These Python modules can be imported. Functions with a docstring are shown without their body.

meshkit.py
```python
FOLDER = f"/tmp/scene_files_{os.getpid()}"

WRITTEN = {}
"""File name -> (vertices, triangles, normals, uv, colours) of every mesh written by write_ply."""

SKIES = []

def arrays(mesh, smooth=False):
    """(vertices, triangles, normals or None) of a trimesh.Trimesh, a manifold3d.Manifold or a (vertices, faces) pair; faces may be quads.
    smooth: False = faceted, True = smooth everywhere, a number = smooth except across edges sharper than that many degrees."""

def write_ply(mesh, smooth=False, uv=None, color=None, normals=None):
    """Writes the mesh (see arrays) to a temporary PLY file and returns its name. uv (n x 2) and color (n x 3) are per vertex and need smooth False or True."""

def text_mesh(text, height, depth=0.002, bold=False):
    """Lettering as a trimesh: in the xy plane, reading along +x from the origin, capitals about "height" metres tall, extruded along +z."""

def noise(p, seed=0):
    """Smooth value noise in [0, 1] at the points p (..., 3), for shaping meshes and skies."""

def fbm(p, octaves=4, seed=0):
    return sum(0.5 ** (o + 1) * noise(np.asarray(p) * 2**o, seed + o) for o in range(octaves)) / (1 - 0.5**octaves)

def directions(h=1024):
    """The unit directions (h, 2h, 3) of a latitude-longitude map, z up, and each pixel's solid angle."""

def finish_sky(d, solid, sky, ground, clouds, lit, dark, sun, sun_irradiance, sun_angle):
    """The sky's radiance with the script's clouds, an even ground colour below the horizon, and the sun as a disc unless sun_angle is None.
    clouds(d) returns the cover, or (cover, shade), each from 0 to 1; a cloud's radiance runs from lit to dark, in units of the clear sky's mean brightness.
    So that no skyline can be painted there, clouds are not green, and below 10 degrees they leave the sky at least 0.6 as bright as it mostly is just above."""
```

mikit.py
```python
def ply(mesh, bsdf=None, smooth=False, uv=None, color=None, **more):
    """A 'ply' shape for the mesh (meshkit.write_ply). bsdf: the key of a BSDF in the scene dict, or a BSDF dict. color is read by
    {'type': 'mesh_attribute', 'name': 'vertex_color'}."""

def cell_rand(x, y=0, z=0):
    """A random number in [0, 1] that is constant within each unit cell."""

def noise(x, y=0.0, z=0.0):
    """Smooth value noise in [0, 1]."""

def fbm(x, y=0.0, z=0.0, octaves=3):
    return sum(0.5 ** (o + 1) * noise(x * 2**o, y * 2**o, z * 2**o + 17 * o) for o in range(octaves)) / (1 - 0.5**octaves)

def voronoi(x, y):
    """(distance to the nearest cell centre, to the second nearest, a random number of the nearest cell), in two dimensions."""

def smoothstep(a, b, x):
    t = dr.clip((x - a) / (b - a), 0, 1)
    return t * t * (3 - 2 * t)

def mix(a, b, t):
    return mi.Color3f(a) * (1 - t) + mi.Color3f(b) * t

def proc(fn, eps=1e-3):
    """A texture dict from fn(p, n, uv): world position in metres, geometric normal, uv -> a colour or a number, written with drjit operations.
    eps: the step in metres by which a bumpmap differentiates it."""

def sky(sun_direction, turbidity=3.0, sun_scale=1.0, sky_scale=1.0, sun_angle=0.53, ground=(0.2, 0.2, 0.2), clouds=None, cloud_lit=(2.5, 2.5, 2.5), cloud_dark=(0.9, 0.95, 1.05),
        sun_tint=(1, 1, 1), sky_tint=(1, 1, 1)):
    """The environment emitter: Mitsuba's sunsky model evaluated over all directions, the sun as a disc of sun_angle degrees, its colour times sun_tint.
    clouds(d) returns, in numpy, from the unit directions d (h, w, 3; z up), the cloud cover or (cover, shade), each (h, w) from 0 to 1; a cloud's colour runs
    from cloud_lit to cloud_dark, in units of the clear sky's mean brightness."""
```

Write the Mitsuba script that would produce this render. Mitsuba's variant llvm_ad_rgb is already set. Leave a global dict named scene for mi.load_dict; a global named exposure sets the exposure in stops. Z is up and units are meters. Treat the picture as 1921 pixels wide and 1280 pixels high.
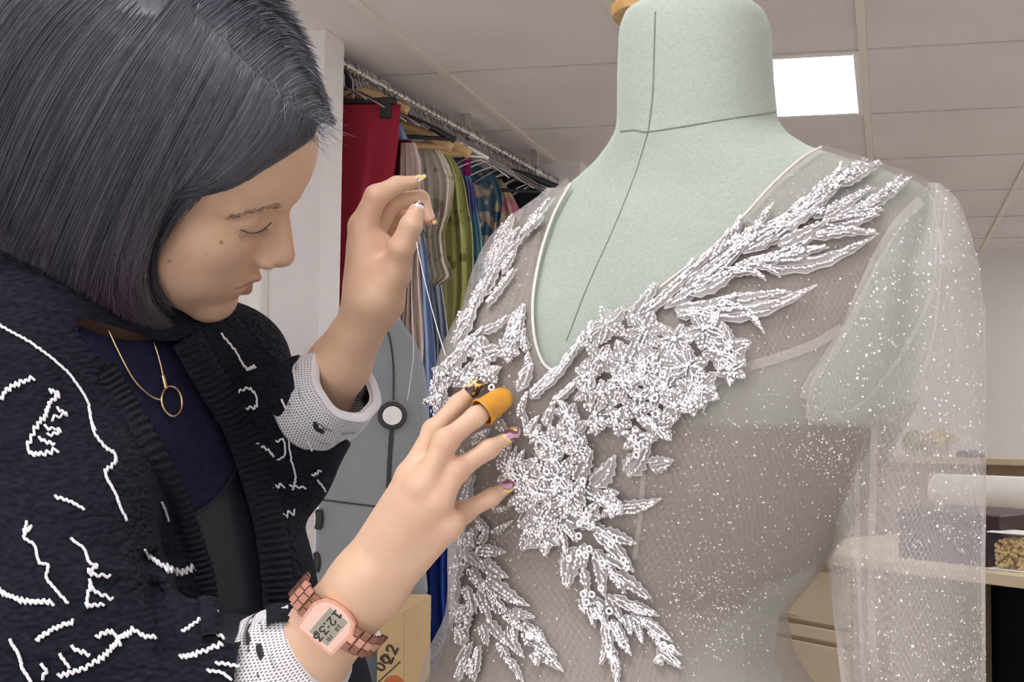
import math, random
import numpy as np, trimesh, mitsuba as mi, drjit as dr, mikit, meshkit
from scipy import ndimage
T = mi.ScalarTransform4f
scene, labels = {}, {}
rng = np.random.default_rng(7)

# ---------------------------------------------------------------- camera, light, exposure
F_PX, CX, CY, CAM_Z, PITCH = 2000.0, 1350.0, 700.0, 1.45, math.radians(3.0)
CAM = np.array([0, 0, CAM_Z])
RIGHT = np.array([1.0, 0, 0]); FWD = np.array([0, math.cos(PITCH), math.sin(PITCH)]); UP = np.array([0, -math.sin(PITCH), math.cos(PITCH)])
scene['camera'] = {'type': 'perspective', 'fov_axis': 'x', 'fov': math.degrees(2 * math.atan(960.5 / F_PX)),
    'principal_point_offset_x': (960.5 - CX) / 1921, 'principal_point_offset_y': (640 - CY) / 1280, 'near_clip': 0.02, 'far_clip': 60.0,
    'to_world': T().look_at(origin=CAM.tolist(), target=(CAM + FWD).tolist(), up=[0, 0, 1])}
exposure = 0.17
PANEL = 9.0          # radiance of the ceiling LED panels
CEIL = CAM_Z + 1.03

# ---------------------------------------------------------------- helpers
def P(px, py, d):
    px, py, d = np.broadcast_arrays(np.asarray(px, float), np.asarray(py, float), np.asarray(d, float))
    return CAM + d[..., None] * (FWD + RIGHT * ((px - CX) / F_PX)[..., None] - UP * ((py - CY) / F_PX)[..., None])
def proj(p):
    q = np.asarray(p) - CAM
    d = np.maximum(q @ FWD, 1e-3)
    return CX + F_PX * (q @ RIGHT) / d, CY - F_PX * (q @ UP) / d, d

def add(key, mesh, mat, label=None, cat=None, group=None, kind=None, smooth=False, uv=None, color=None, **more):
    scene[key] = mikit.ply(mesh, mat, smooth=smooth, uv=uv, color=color, **more)
    tag(key, label, cat, group, kind)
    return key
def tag(key, label=None, cat=None, group=None, kind=None):
    d = {k: v for k, v in (('label', label), ('category', cat), ('group', group), ('kind', kind)) if v}
    if d: labels[key] = d
_used = {}
def num(name):
    n = _used.get(name, 0); _used[name] = n + 1
    return name if n == 0 else f'{name}_{n:03d}'

def cat(ms): return trimesh.util.concatenate(ms)
def box(size, at=(0, 0, 0), ch=0.0):
    s = np.asarray(size, float)
    if ch <= 0: m = trimesh.creation.box(s)
    else:
        pts = []
        for k in range(3):
            e = s / 2 - ch; e[k] = s[k] / 2
            pts += [np.array(c) * e for c in np.ndindex(2, 2, 2) for c in [[2 * q - 1 for q in c]]]
        m = trimesh.convex.convex_hull(np.array(pts))
    m.apply_translation(at); return m
def frame_tube(pts, r, sides=8, closed=False, caps=True, flat=1.0, nrm=None):
    """tube along a polyline, radius r (scalar or array)"""
    p = np.asarray(pts, float); n = len(p)
    r = np.broadcast_to(np.asarray(r, float), (n,))
    t = (np.roll(p, -1, 0) - np.roll(p, 1, 0)) if closed else np.gradient(p, axis=0)
    t /= np.linalg.norm(t, axis=1, keepdims=True) + 1e-12
    if nrm is None:
        a = np.zeros_like(p); ref = np.array([0, 0, 1.0]) if abs(t[0, 2]) < .9 else np.array([1.0, 0, 0])
        a[0] = np.cross(t[0], ref)
        for i in range(1, n): a[i] = a[i - 1] - t[i] * (a[i - 1] @ t[i])
        for i in range(n): a[i] /= np.linalg.norm(a[i]) + 1e-12
    else:
        nn = np.asarray(nrm); a = np.cross(t, nn); a /= np.linalg.norm(a, axis=1, keepdims=True) + 1e-12
    b = np.cross(t, a)
    ang = np.arange(sides) * 2 * np.pi / sides
    v = p[:, None] + r[:, None, None] * (np.cos(ang)[None, :, None] * a[:, None] + flat * np.sin(ang)[None, :, None] * b[:, None])
    v = v.reshape(-1, 3); m = n if closed else n - 1
    i, j = np.meshgrid(np.arange(m), np.arange(sides), indexing='ij')
    q = np.stack([i * sides + j, i * sides + (j + 1) % sides, ((i + 1) % n) * sides + (j + 1) % sides, ((i + 1) % n) * sides + j], -1).reshape(-1, 4)
    f = np.vstack([q[:, [0, 1, 2]], q[:, [0, 2, 3]]])
    if caps and not closed:
        v = np.vstack([v, p[:1], p[-1:]]); k = np.arange(sides)
        f = np.vstack([f, np.stack([(k + 1) % sides, k, k * 0 + n * sides], 1), np.stack([(n - 1) * sides + k, (n - 1) * sides + (k + 1) % sides, k * 0 + n * sides + 1], 1)])
    return trimesh.Trimesh(v, f, process=False)
def spline(pts, n=40, closed=False):
    """Catmull-Rom through the points (any dimension)"""
    p = np.asarray(pts, float)
    if closed: p = np.vstack([p[-1:], p, p[:2]])
    else: p = np.vstack([2 * p[0] - p[1], p, 2 * p[-1] - p[-2]])
    m = len(p) - 3; u = np.linspace(0, m, n, endpoint=not closed); k = np.minimum(u.astype(int), m - 1); t = (u - k)[:, None]
    a, b, c, d = p[k], p[k + 1], p[k + 2], p[k + 3]
    return .5 * (2 * b + (c - a) * t + (2 * a - 5 * b + 4 * c - d) * t ** 2 + (3 * b - a - 3 * c + d) * t ** 3)
def grid_mesh(pts, wrap=False):
    """pts (n, m, 3) -> quad sheet"""
    n, m = pts.shape[:2]; mm = m if wrap else m - 1
    i, j = np.meshgrid(np.arange(n - 1), np.arange(mm), indexing='ij')
    q = np.stack([i * m + j, i * m + (j + 1) % m, (i + 1) * m + (j + 1) % m, (i + 1) * m + j], -1).reshape(-1, 4)
    return trimesh.Trimesh(pts.reshape(-1, 3), np.vstack([q[:, [0, 1, 2]], q[:, [0, 2, 3]]]), process=False)
def lathe(prof, n=24, at=(0, 0, 0)):
    m = trimesh.creation.revolve(np.asarray(prof, float), sections=n); m.apply_translation(at); return m

# ---- distance fields
def smin(a, b, k): h = np.maximum(k - np.abs(a - b), 0) / k; return np.minimum(a, b) - h * h * k * .25
def smax(a, b, k): return -smin(-a, -b, k)
def rc(p, a, b, ra, rb):
    a, b = np.asarray(a, np.float32), np.asarray(b, np.float32); ab = b - a; q = p - a
    t = np.clip((q @ ab) / max(float(ab @ ab), 1e-12), 0, 1)
    return np.sqrt(((q - t[..., None] * ab) ** 2).sum(-1)) - (ra + (rb - ra) * t)
def ell(p, c, r, M=None):
    q = p - np.asarray(c, np.float32)
    if M is not None: q = q @ np.asarray(M, np.float32)
    r = np.asarray(r, np.float32); k0 = np.sqrt(((q / r) ** 2).sum(-1)); k1 = np.sqrt(((q / r ** 2) ** 2).sum(-1))
    return k0 * (k0 - 1) / np.maximum(k1, 1e-6)
def poly_sd(x, y, poly):
    """signed distance to a closed polygon, negative inside"""
    poly = np.asarray(poly, np.float32); x = np.asarray(x, np.float32); y = np.asarray(y, np.float32)
    d = np.full(x.shape, 1e18, np.float32); ins = np.zeros(x.shape, bool)
    for (ax, ay), (bx, by) in zip(poly, np.roll(poly, -1, 0)):
        ex, ey = bx - ax, by - ay; wx, wy = x - ax, y - ay
        t = np.clip((wx * ex + wy * ey) / max(ex * ex + ey * ey, 1e-9), 0, 1)
        d = np.minimum(d, (wx - t * ex) ** 2 + (wy - t * ey) ** 2)
        if ay != by: ins ^= ((ay > y) != (by > y)) & (x < (bx - ax) * (y - ay) / (by - ay) + ax)
    return np.where(ins, -1, 1) * np.sqrt(d)
def nets(Fv, lo, h):
    """surface nets of a sampled field: (vertices, triangles), outward"""
    ins = Fv < 0; nx, ny, nz = Fv.shape
    c = np.zeros((nx - 1, ny - 1, nz - 1), np.uint8)
    for a, b, e in np.ndindex(2, 2, 2): c += ins[a:nx - 1 + a, b:ny - 1 + b, e:nz - 1 + e]
    cells = np.argwhere((c > 0) & (c < 8)); idx = np.full(c.shape, -1, np.int32); idx[tuple(cells.T)] = np.arange(len(cells))
    acc = np.zeros((len(cells), 3)); cnt = np.zeros(len(cells)); cr = list(np.ndindex(2, 2, 2))
    vals = {o: Fv[tuple((cells + o).T)] for o in cr}
    for o in cr:
        for k in range(3):
            if o[k] == 0:
                o2 = tuple(1 if i == k else o[i] for i in range(3)); a, b = vals[o], vals[o2]
                m = (a < 0) != (b < 0); t = a[m] / (a[m] - b[m]); q = np.tile(np.array(o, float), (m.sum(), 1)); q[:, k] += t
                acc[m] += q; cnt[m] += 1
    v = (cells + acc / cnt[:, None]) * h + np.asarray(lo)
    faces = []
    for k in range(3):
        i1, i2 = (k + 1) % 3, (k + 2) % 3
        sa = [slice(None)] * 3; sb = [slice(None)] * 3; sa[k] = slice(0, -1); sb[k] = slice(1, None)
        A, B = ins[tuple(sa)], ins[tuple(sb)]
        e = np.argwhere(A != B); ok = (e[:, i1] > 0) & (e[:, i2] > 0) & (e[:, i1] < Fv.shape[i1] - 1) & (e[:, i2] < Fv.shape[i2] - 1); e = e[ok]
        def cell(d1, d2):
            q = e.copy(); q[:, i1] -= d1; q[:, i2] -= d2; return idx[tuple(q.T)]
        quad = np.stack([cell(1, 1), cell(0, 1), cell(0, 0), cell(1, 0)], 1)
        fl = ~A[tuple(e.T)]; quad[fl] = quad[fl][:, ::-1]; faces.append(quad)
    q = np.vstack(faces)
    return v, np.vstack([q[:, [0, 1, 2]], q[:, [0, 2, 3]]])
class Field:
    """a distance function sampled on a grid (fine only near the surface)"""
    def __init__(s, fn, lo, hi, h, block=8, norm=False):
        s.lo, s.h, s.fn = np.asarray(lo, float), h, fn
        n = (np.ceil((np.asarray(hi) - s.lo) / h / block).astype(int)) * block; s.n = n + 1
        g = [np.arange(0, n[k] + 1, block) for k in range(3)]
        pts = lambda i: (s.lo + i * h).astype(np.float32)
        C = np.stack(np.meshgrid(*g, indexing='ij'), -1); cf = fn(pts(C.reshape(-1, 3))).reshape(C.shape[:3])
        s.F = ndimage.zoom(cf, 1, order=1); z = [np.minimum(np.arange(s.n[k]) / block, cf.shape[k] - 1) for k in range(3)]
        Fv = cf
        for k in range(3):
            i0 = np.minimum(z[k].astype(int), cf.shape[k] - 2); t = (z[k] - i0).astype(np.float32); sh = [1, 1, 1]; sh[k] = -1; t = t.reshape(sh)
            Fv = np.take(Fv, i0, k) * (1 - t) + np.take(Fv, i0 + 1, k) * t
        Fv = Fv.astype(np.float32)
        mn = ndimage.minimum_filter(cf, 2, origin=-1)[:-1, :-1, :-1]; mx = ndimage.maximum_filter(cf, 2, origin=-1)[:-1, :-1, :-1]
        near = np.argwhere((mn < block * h * 1.1) & (mx > -block * h * 1.1))
        off = np.stack(np.meshgrid(*[np.arange(block + 1)] * 3, indexing='ij'), -1).reshape(-1, 3)
        for a in range(0, len(near), 600):
            I = (near[a:a + 600, None] * block + off).reshape(-1, 3)
            Fv[tuple(I.T)] = fn(pts(I))
        if norm:
            gr = np.gradient(Fv, h); Fv = (Fv / np.clip(np.sqrt(gr[0] ** 2 + gr[1] ** 2 + gr[2] ** 2), .3, 4)).astype(np.float32)
        s.F = Fv
    def mesh(s, level=0.0): return trimesh.Trimesh(*nets(s.F - level, s.lo, s.h), process=False)
    def at(s, p): return ndimage.map_coordinates(s.F, ((np.asarray(p).reshape(-1, 3) - s.lo) / s.h).T, order=1, mode='nearest').reshape(np.shape(p)[:-1])
    def normal(s, p):
        p = np.asarray(p, float); e = s.h * 1.5
        g = np.stack([s.at(p + e * d) - s.at(p - e * d) for d in np.eye(3)], -1); return g / (np.linalg.norm(g, axis=-1, keepdims=True) + 1e-9)
    def drape(s, px, py, off=0.0, d0=None, d1=None):
        """points where the pixel rays meet the surface grown by off"""
        px, py = np.asarray(px, float), np.asarray(py, float); sh = px.shape; px, py = px.ravel(), py.ravel()
        q = s.lo + s.h * (s.n - 1) * np.array(list(np.ndindex(2, 2, 2))); dd = (q - CAM) @ FWD
        d0, d1 = d0 or dd.min(), d1 or dd.max(); d = np.full(len(px), d0); best, bd = np.full(len(px), 9.0), d.copy()
        for _ in range(90):
            g = s.at(P(px, py, d)) - off; m = g < best - 1e-6; best[m], bd[m] = g[m], d[m]
            d = np.minimum(d + np.where(g > 2e-4, np.maximum(g * .7, 3e-4), g * .5), d1)
        fin = np.where(np.abs(s.at(P(px, py, d)) - off) < 2e-3, d, bd)
        return P(px, py, fin).reshape(sh + (3,))
def clip(mesh, sc):
    """the part of a mesh where the per-vertex scalar is negative, cut through the triangles"""
    v, f, sc = np.asarray(mesh.vertices), np.asarray(mesh.faces), np.asarray(sc, float)
    sc = np.where(np.abs(sc) < 1e-9, 1e-9, sc); neg = sc[f] < 0; n = neg.sum(1)
    out, nv, base = [f[n == 3]], [v], len(v)
    for k, want in ((1, True), (2, False)):
        g = f[n == k]
        if not len(g): continue
        s = np.argmax(neg[n == k] == want, 1); r = np.arange(len(g)); a, b, c = g[r, s], g[r, (s + 1) % 3], g[r, (s + 2) % 3]
        def cut(i, j): t = sc[i] / (sc[i] - sc[j]); return v[i] + (v[j] - v[i]) * t[:, None]
        m = len(g); nv += [cut(a, b), cut(a, c)]; ab = base + np.arange(m); ac = ab + m; base += 2 * m
        out += [np.stack([a, ab, ac], 1)] if want else [np.stack([ab, b, c], 1), np.stack([ab, c, ac], 1)]
    m = trimesh.Trimesh(np.vstack(nv), np.vstack(out), process=False); m.merge_vertices(digits_vertex=6); m.remove_unreferenced_vertices(); return m

# ---------------------------------------------------------------- materials
def rgb(*c): return {'type': 'rgb', 'value': list(c)}
def srgb(r, g, b): return tuple(((x / 255 + .055) / 1.055) ** 2.4 if x > 10 else x / 3294 for x in (r, g, b))
def pr(name, col, rough=.5, spec=.5, metal=0.0, two=True, bump=None, bscale=1.0, **k):
    c = col if isinstance(col, dict) else rgb(*col)
    b = {'type': 'principled', 'base_color': c, 'roughness': rough, 'specular': spec, 'metallic': metal, **k}
    if bump is not None: b = {'type': 'bumpmap', 'arbitrary': bump, 'scale': bscale, 'bsdf': b}
    scene[name] = {'type': 'twosided', 'bsdf': b} if two else b
    return name
def diff(name, col):
    scene[name] = {'type': 'twosided', 'bsdf': {'type': 'diffuse', 'reflectance': col if isinstance(col, dict) else rgb(*col)}}; return name
VC = {'type': 'mesh_attribute', 'name': 'vertex_color'}
# ---------------------------------------------------------------- the room
YAW = math.radians(9.0)
S_AX = np.array([math.cos(YAW), -math.sin(YAW), 0]); D_AX = np.array([math.sin(YAW), math.cos(YAW), 0])
ROOM = np.eye(4); ROOM[:3, 0], ROOM[:3, 1] = S_AX, D_AX
def room(m): m.apply_transform(ROOM); return m
def st_of(p): return float(p @ S_AX), float(p @ D_AX)
def on_ceiling(px, py):
    a, b = P(px, py, 1.0), P(px, py, 2.0); t = (CEIL - a[2]) / (b - a)[2]; return st_of(a + (b - a) * t)
G_S = on_ceiling(1619, 92)[0]; G_T = on_ceiling(1560, 98)[1]; TILE = .6
BACK_T = on_ceiling(1860, 466)[1]
LEFT_T = st_of(P(603, 400, 2.72))[1]; LEFT_S = st_of(P(603, 400, 2.72))[0]
BULK_T = on_ceiling(1040, 303)[1]; BULK_S = st_of(P(1096, 320, 4.15))[0]
def tile_col(p, n, uv):
    return mikit.mix((.65, .61, .60), (.71, .67, .66), mikit.noise(p.x * 5, p.y * 5, 1.0))
pr('m_tile', mikit.proc(tile_col), .9, .2)
pr('m_bar', (.74, .70, .62), .5, .4)
pr('m_wall', mikit.proc(lambda p, n, uv: mikit.mix((.75, .735, .735), (.81, .795, .795), mikit.noise(p.x * 3, p.y * 3, p.z * 3))), .8, .3)
pr('m_wallmauve', (.40, .35, .38), .8, .3)
pr('m_floor', mikit.proc(lambda p, n, uv: mikit.mix((.54, .52, .51), (.62, .60, .59), mikit.noise(p.x * 5, p.y * 40, 0.0))), .5, .4)
pr('m_trim', (.84, .83, .82), .4, .5)
pr('m_greypanel', (.50, .49, .49), .5, .4)
scene['m_led'] = {'type': 'diffuse', 'reflectance': rgb(.8, .8, .8)}
S0, S1, T0, T1 = -2.6, 3.4, -6.2, BACK_T
add('floor', room(box((S1 - S0 + .4, T1 - T0 + .4, .1), ((S0 + S1) / 2, (T0 + T1) / 2, -.05))), 'm_floor', kind='structure')
add('wall_back', room(box((S1 - S0, .12, CEIL + .1), ((S0 + S1) / 2, T1 + .06, CEIL / 2))), 'm_wall', kind='structure')
add('wall_right', room(box((.12, T1 - T0, CEIL + .1), (S1 + .06, (T0 + T1) / 2, CEIL / 2))), 'm_wall', kind='structure')
add('wall_front', room(box((S1 - S0, .12, CEIL + .1), ((S0 + S1) / 2, T0 - .06, CEIL / 2))), 'm_wall', kind='structure')
add('wall_left', room(box((.12, T1 - T0, CEIL + .1), (S0 - .06, (T0 + T1) / 2, CEIL / 2))), 'm_wall', kind='structure')
# partition beside the rack and the bulkhead behind it
add('wall_partition', room(box((LEFT_S - S0, .10, CEIL), ((S0 + LEFT_S) / 2, LEFT_T + .05, CEIL / 2), .002)), 'm_wall', kind='structure')
add('wall_recess', room(box((.08, BULK_T - LEFT_T, CEIL), (LEFT_S - .42, (BULK_T + LEFT_T) / 2 + .1, CEIL / 2))), 'm_wallmauve', kind='structure')
add('wall_bulkhead', room(box((BULK_S - S0, .5, CEIL), ((S0 + BULK_S) / 2, BULK_T + .25, CEIL / 2))), 'm_wall', kind='structure')
# door case and grey panel left of the partition's edge
dp = lambda px: st_of(P(px, 600, 2.72))[0]
add('trim_1', room(box((dp(499) - dp(472), .035, 2.2), ((dp(499) + dp(472)) / 2, LEFT_T - .018, 1.1), .004)), 'm_trim', kind='structure')
dx = dp(476) - .45
add('door_1', room(box((.9, .03, 2.16), (dx, LEFT_T - .006, 1.08), .003)), 'm_trim', kind='structure')
add('door_1__panel', room(box((.62, .015, .8), (dx + .06, LEFT_T - .022, 1.25), .006)), 'm_trim')
zz = lambda py: float(P(480, py, 2.6)[2])
# ceiling: lay-in tiles between T bars, LED panels in some bays
LED = {(-1, 0), (2, 0), (2, 3), (4, 1), (-1, -5), (3, -4)} | {(i, j) for i in (-4, -2, 0, 2) for j in (-8, -10, -12, -14)}
LED_HID = LED
tile = box((TILE - .022, TILE - .022, .016), (0, 0, 0), .002)
tile_ply = mikit.ply(tile, 'm_tile')
s_lo, s_hi = math.floor((S0 - G_S) / TILE), math.ceil((S1 - G_S) / TILE)
t_lo, t_hi = math.floor((T0 - G_T) / TILE), math.ceil((T1 - G_T) / TILE)
RT = T([[ROOM[i, j] for j in range(4)] for i in range(4)])
scene['ceiling'] = mikit.ply(room(box((S1 - S0 + .4, T1 - T0 + .4, .05), ((S0 + S1) / 2, (T0 + T1) / 2, CEIL + .06))), 'm_tile'); tag('ceiling', kind='structure')
nl = 0
for i in range(s_lo, s_hi):
    for j in range(t_lo, t_hi):
        cs, ct = G_S + (i + .5) * TILE, G_T + (j + .5) * TILE
        if (i, j) in LED:
            n = num('ceiling_light'); vis = (i, j) == (-1, 0)
            fr = [box((TILE - .01, .022, .02), (0, q * (TILE / 2 - .017), 0)) for q in (-1, 1)] + [box((.022, TILE - .01, .02), (q * (TILE / 2 - .017), 0, 0)) for q in (-1, 1)]
            m = cat(fr); m.apply_translation((cs, ct, CEIL + .008)); add(n + '__frame', room(m), 'm_trim')
            m = trimesh.Trimesh([[-1, -1, 0], [-1, 1, 0], [1, 1, 0], [1, -1, 0]], [[0, 1, 2], [0, 2, 3]], process=False)
            m.apply_scale(TILE / 2 - .028); m.apply_translation((cs, ct, CEIL + .004))
            add(n + '__diffuser', room(m), 'm_led', emitter={'type': 'area', 'radiance': rgb(PANEL, PANEL * .985, PANEL * .975)})
            tag(n, 'glowing square white LED ceiling panel beside the mint dress form\'s neck' if vis else 'square white LED panel lamp in the ceiling grid over the room', 'ceiling light', 'ceiling LED panels')
        else:
            scene[num('ceiling__tile')] = {**tile_ply, 'to_world': RT @ T().translate([cs, ct, CEIL + .008])}
for i in range(s_lo, s_hi + 1):
    add(num('ceiling__grid_bar'), room(box((.024, T1 - T0, .012), (G_S + i * TILE, (T0 + T1) / 2, CEIL - .001))), 'm_bar')
for j in range(t_lo, t_hi + 1):
    add(num('ceiling__grid_bar'), room(box((S1 - S0, .010, .008), ((S0 + S1) / 2, G_T + j * TILE, CEIL + .0015))), 'm_tile' )
# ---------------------------------------------------------------- mint dress form
PHI = math.radians(28); FD = .807
LV = np.array([  # y px, left px, right px, front/side ratio, depth shift (m)
 [-30, 1240, 1380, 1.0, 0], [-8, 1196, 1424, 1.0, 0], [14, 1176, 1436, 1.0, 0], [60, 1166, 1443, 1.0, 0], [150, 1163, 1448, 1.0, 0], [225, 1163, 1455, 1.0, 0], [250, 1158, 1473, .95, 0], [275, 1140, 1512, .80, 0],
 [300, 1118, 1585, .68, 0], [325, 1088, 1655, .60, 0], [350, 1054, 1712, .55, 0], [385, 1010, 1748, .54, 0], [430, 962, 1760, .55, 0], [500, 925, 1763, .58, 0], [580, 898, 1752, .60, 0], [660, 880, 1722, .62, 0],
 [740, 870, 1688, .64, 0], [820, 868, 1650, .66, 0], [930, 866, 1606, .70, 0], [1050, 868, 1530, .74, 0], [1150, 872, 1452, .78, 0], [1230, 868, 1442, .78, 0], [1320, 850, 1470, .76, 0], [1450, 810, 1520, .74, 0], [1650, 780, 1560, .72, 0], [1800, 775, 1560, .72, 0]], float)
LVY = LV[:, 0]
def form_sdf(p, grow=0.0):
    px, py, d = proj(p); k = FD / F_PX
    lo, hi, ra = [np.interp(py, LVY, LV[:, i]) for i in (1, 2, 3)]
    X = (p @ RIGHT) - ((lo + hi) / 2 - CX) * k; Dp = d - FD
    hw = (hi - lo) / 2 * k * 1.0
    c, s = math.cos(PHI), math.sin(PHI)
    a = hw / np.sqrt(c * c + (ra * s) ** 2); b = a * ra
    # the neck keeps to the camera's frame, the torso turns by PHI
    u = X * c - Dp * s; w = -X * s - Dp * c           # to its left, to its front
    n = 2.25
    q = ((np.abs(u) / a) ** n + (np.abs(w) / b) ** n) ** (1 / n)
    g = (q - 1) * np.minimum(a, b)
    top = (P(1300, 2, FD)[2] - p[..., 2]); g = smax(g, -top, .022)
    for sgn, dy, px0 in ((-1, 735, 1002), (1, 750, 1345)):
        cx, cy, cz = P(px0, dy, FD - .052 - .028 * sgn)
        g = smin(g, ell(p, (cx, cy, cz), (.062, .062, .070)), .055)
    # armhole plate on its left side
    L = RIGHT * c - FWD * s; e = P(1600, 560, FD - .075)
    return g
def form_cut(p):
    g = form_sdf(p)
    n = np.array([math.cos(PHI - .12), -math.sin(PHI - .12) , -.10]); n /= np.linalg.norm(n)
    e = P(1735, 520, .735)
    m = smax(g, (p - e) @ n, .014)
    return m
flo, fhi = P(740, 1700, FD) + [0, -.2, 0], P(1800, -40, FD) + [.03, .2, 0]
form = Field(form_cut, flo, fhi, .004, norm=True)
pr('m_mint', mikit.proc(lambda p, n, uv: mikit.mix((.345, .40, .36), (.41, .462, .422), mikit.noise(p.x * 14, p.y * 14, p.z * 14)) * (0.9 + .2 * mikit.noise(p.x * 900, p.y * 900, p.z * 900))), .9, .25, sheen=.4)
pr('m_seam', (.24, .27, .25), .9, .2)
pr('m_wood', mikit.proc(lambda p, n, uv: mikit.mix((.50, .27, .10), (.68, .42, .18), mikit.noise(p.x * 300, p.y * 300, p.z * 40))), .35, .5)
tag('dress_form', 'mint green fabric covered dress form wearing the beaded tulle dress', 'dress form')
add('dress_form__torso', form.mesh(), 'm_mint', smooth=True)
def seam(key, pts, r=.0007, off=.0002, mat='m_seam', n=60, field=None, **k):
    q = spline(pts, n); add(num(key), frame_tube((field or form).drape(q[:, 0], q[:, 1], off), r, 6), mat, smooth=True, **k)
seam('dress_form__seam', [(1164, 247), (1190, 244), (1216, 247), (1290, 236), (1380, 221), (1456, 210)])
seam('dress_form__seam', [(1229, 22), (1227, 90), (1224, 180), (1216, 247)])
seam('dress_form__seam', [(1216, 247), (1190, 330), (1150, 430), (1105, 530), (1062, 640)], r=.0005)
kb = P(1218, 6, FD + .01)
add('dress_form__knob', lathe([[0, 0], [.028, 0], [.030, .006], [.022, .016], [.012, .022], [.012, .034], [.017, .044], [.010, .056], [0, .058]], 32, kb - [0, 0, .012]), 'm_wood', label='turned wooden knob', smooth=40)
pole = P(1180, 1500, FD + .02)
add('dress_form__pole', frame_tube([[pole[0], pole[1], .05], [pole[0], pole[1], pole[2]]], .016, 20), 'm_greypanel', smooth=40)
add('dress_form__foot', lathe([[0, 0], [.2, 0], [.2, .02], [.17, .035], [.03, .05], [0, .05]], 40, (pole[0], pole[1], 0)), 'm_greypanel', smooth=40)

# ---------------------------------------------------------------- the tulle dress
def tulle(name, col, op, net=.16, pitch=.0021, lo=.02, sc=(1, 1, 1)):
    def opac(p, n, uv):
        a, b = (p.x + p.y * .6) * (1 / pitch), p.z * (1 / pitch)
        h = dr.abs(dr.sin(a * 1.5708 + b * .9)) * dr.abs(dr.sin(a * 1.5708 - b * .9)) 
        return dr.clip(op + net * (.5 - h) * 1.3 + .03 * dr.sin(p.x * 37 + p.z * 21) * dr.sin(p.z * 29 + p.y * 31), lo, 1.0)
    scene[name] = {'type': 'mask', 'opacity': mikit.proc(opac),
                   'bsdf': {'type': 'twosided', 'bsdf': {'type': 'diffuse', 'reflectance': rgb(*col)}}}
    return name
tulle('m_tulle', (.47, .425, .405), .40, .16, .0019)
tulle('m_sleeve', (.72, .69, .69), .31, .16, .0019)
tulle('m_lining', (.30, .262, .235), .80, .10)
tulle('m_band', (.68, .64, .63), .36, .1)
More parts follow.
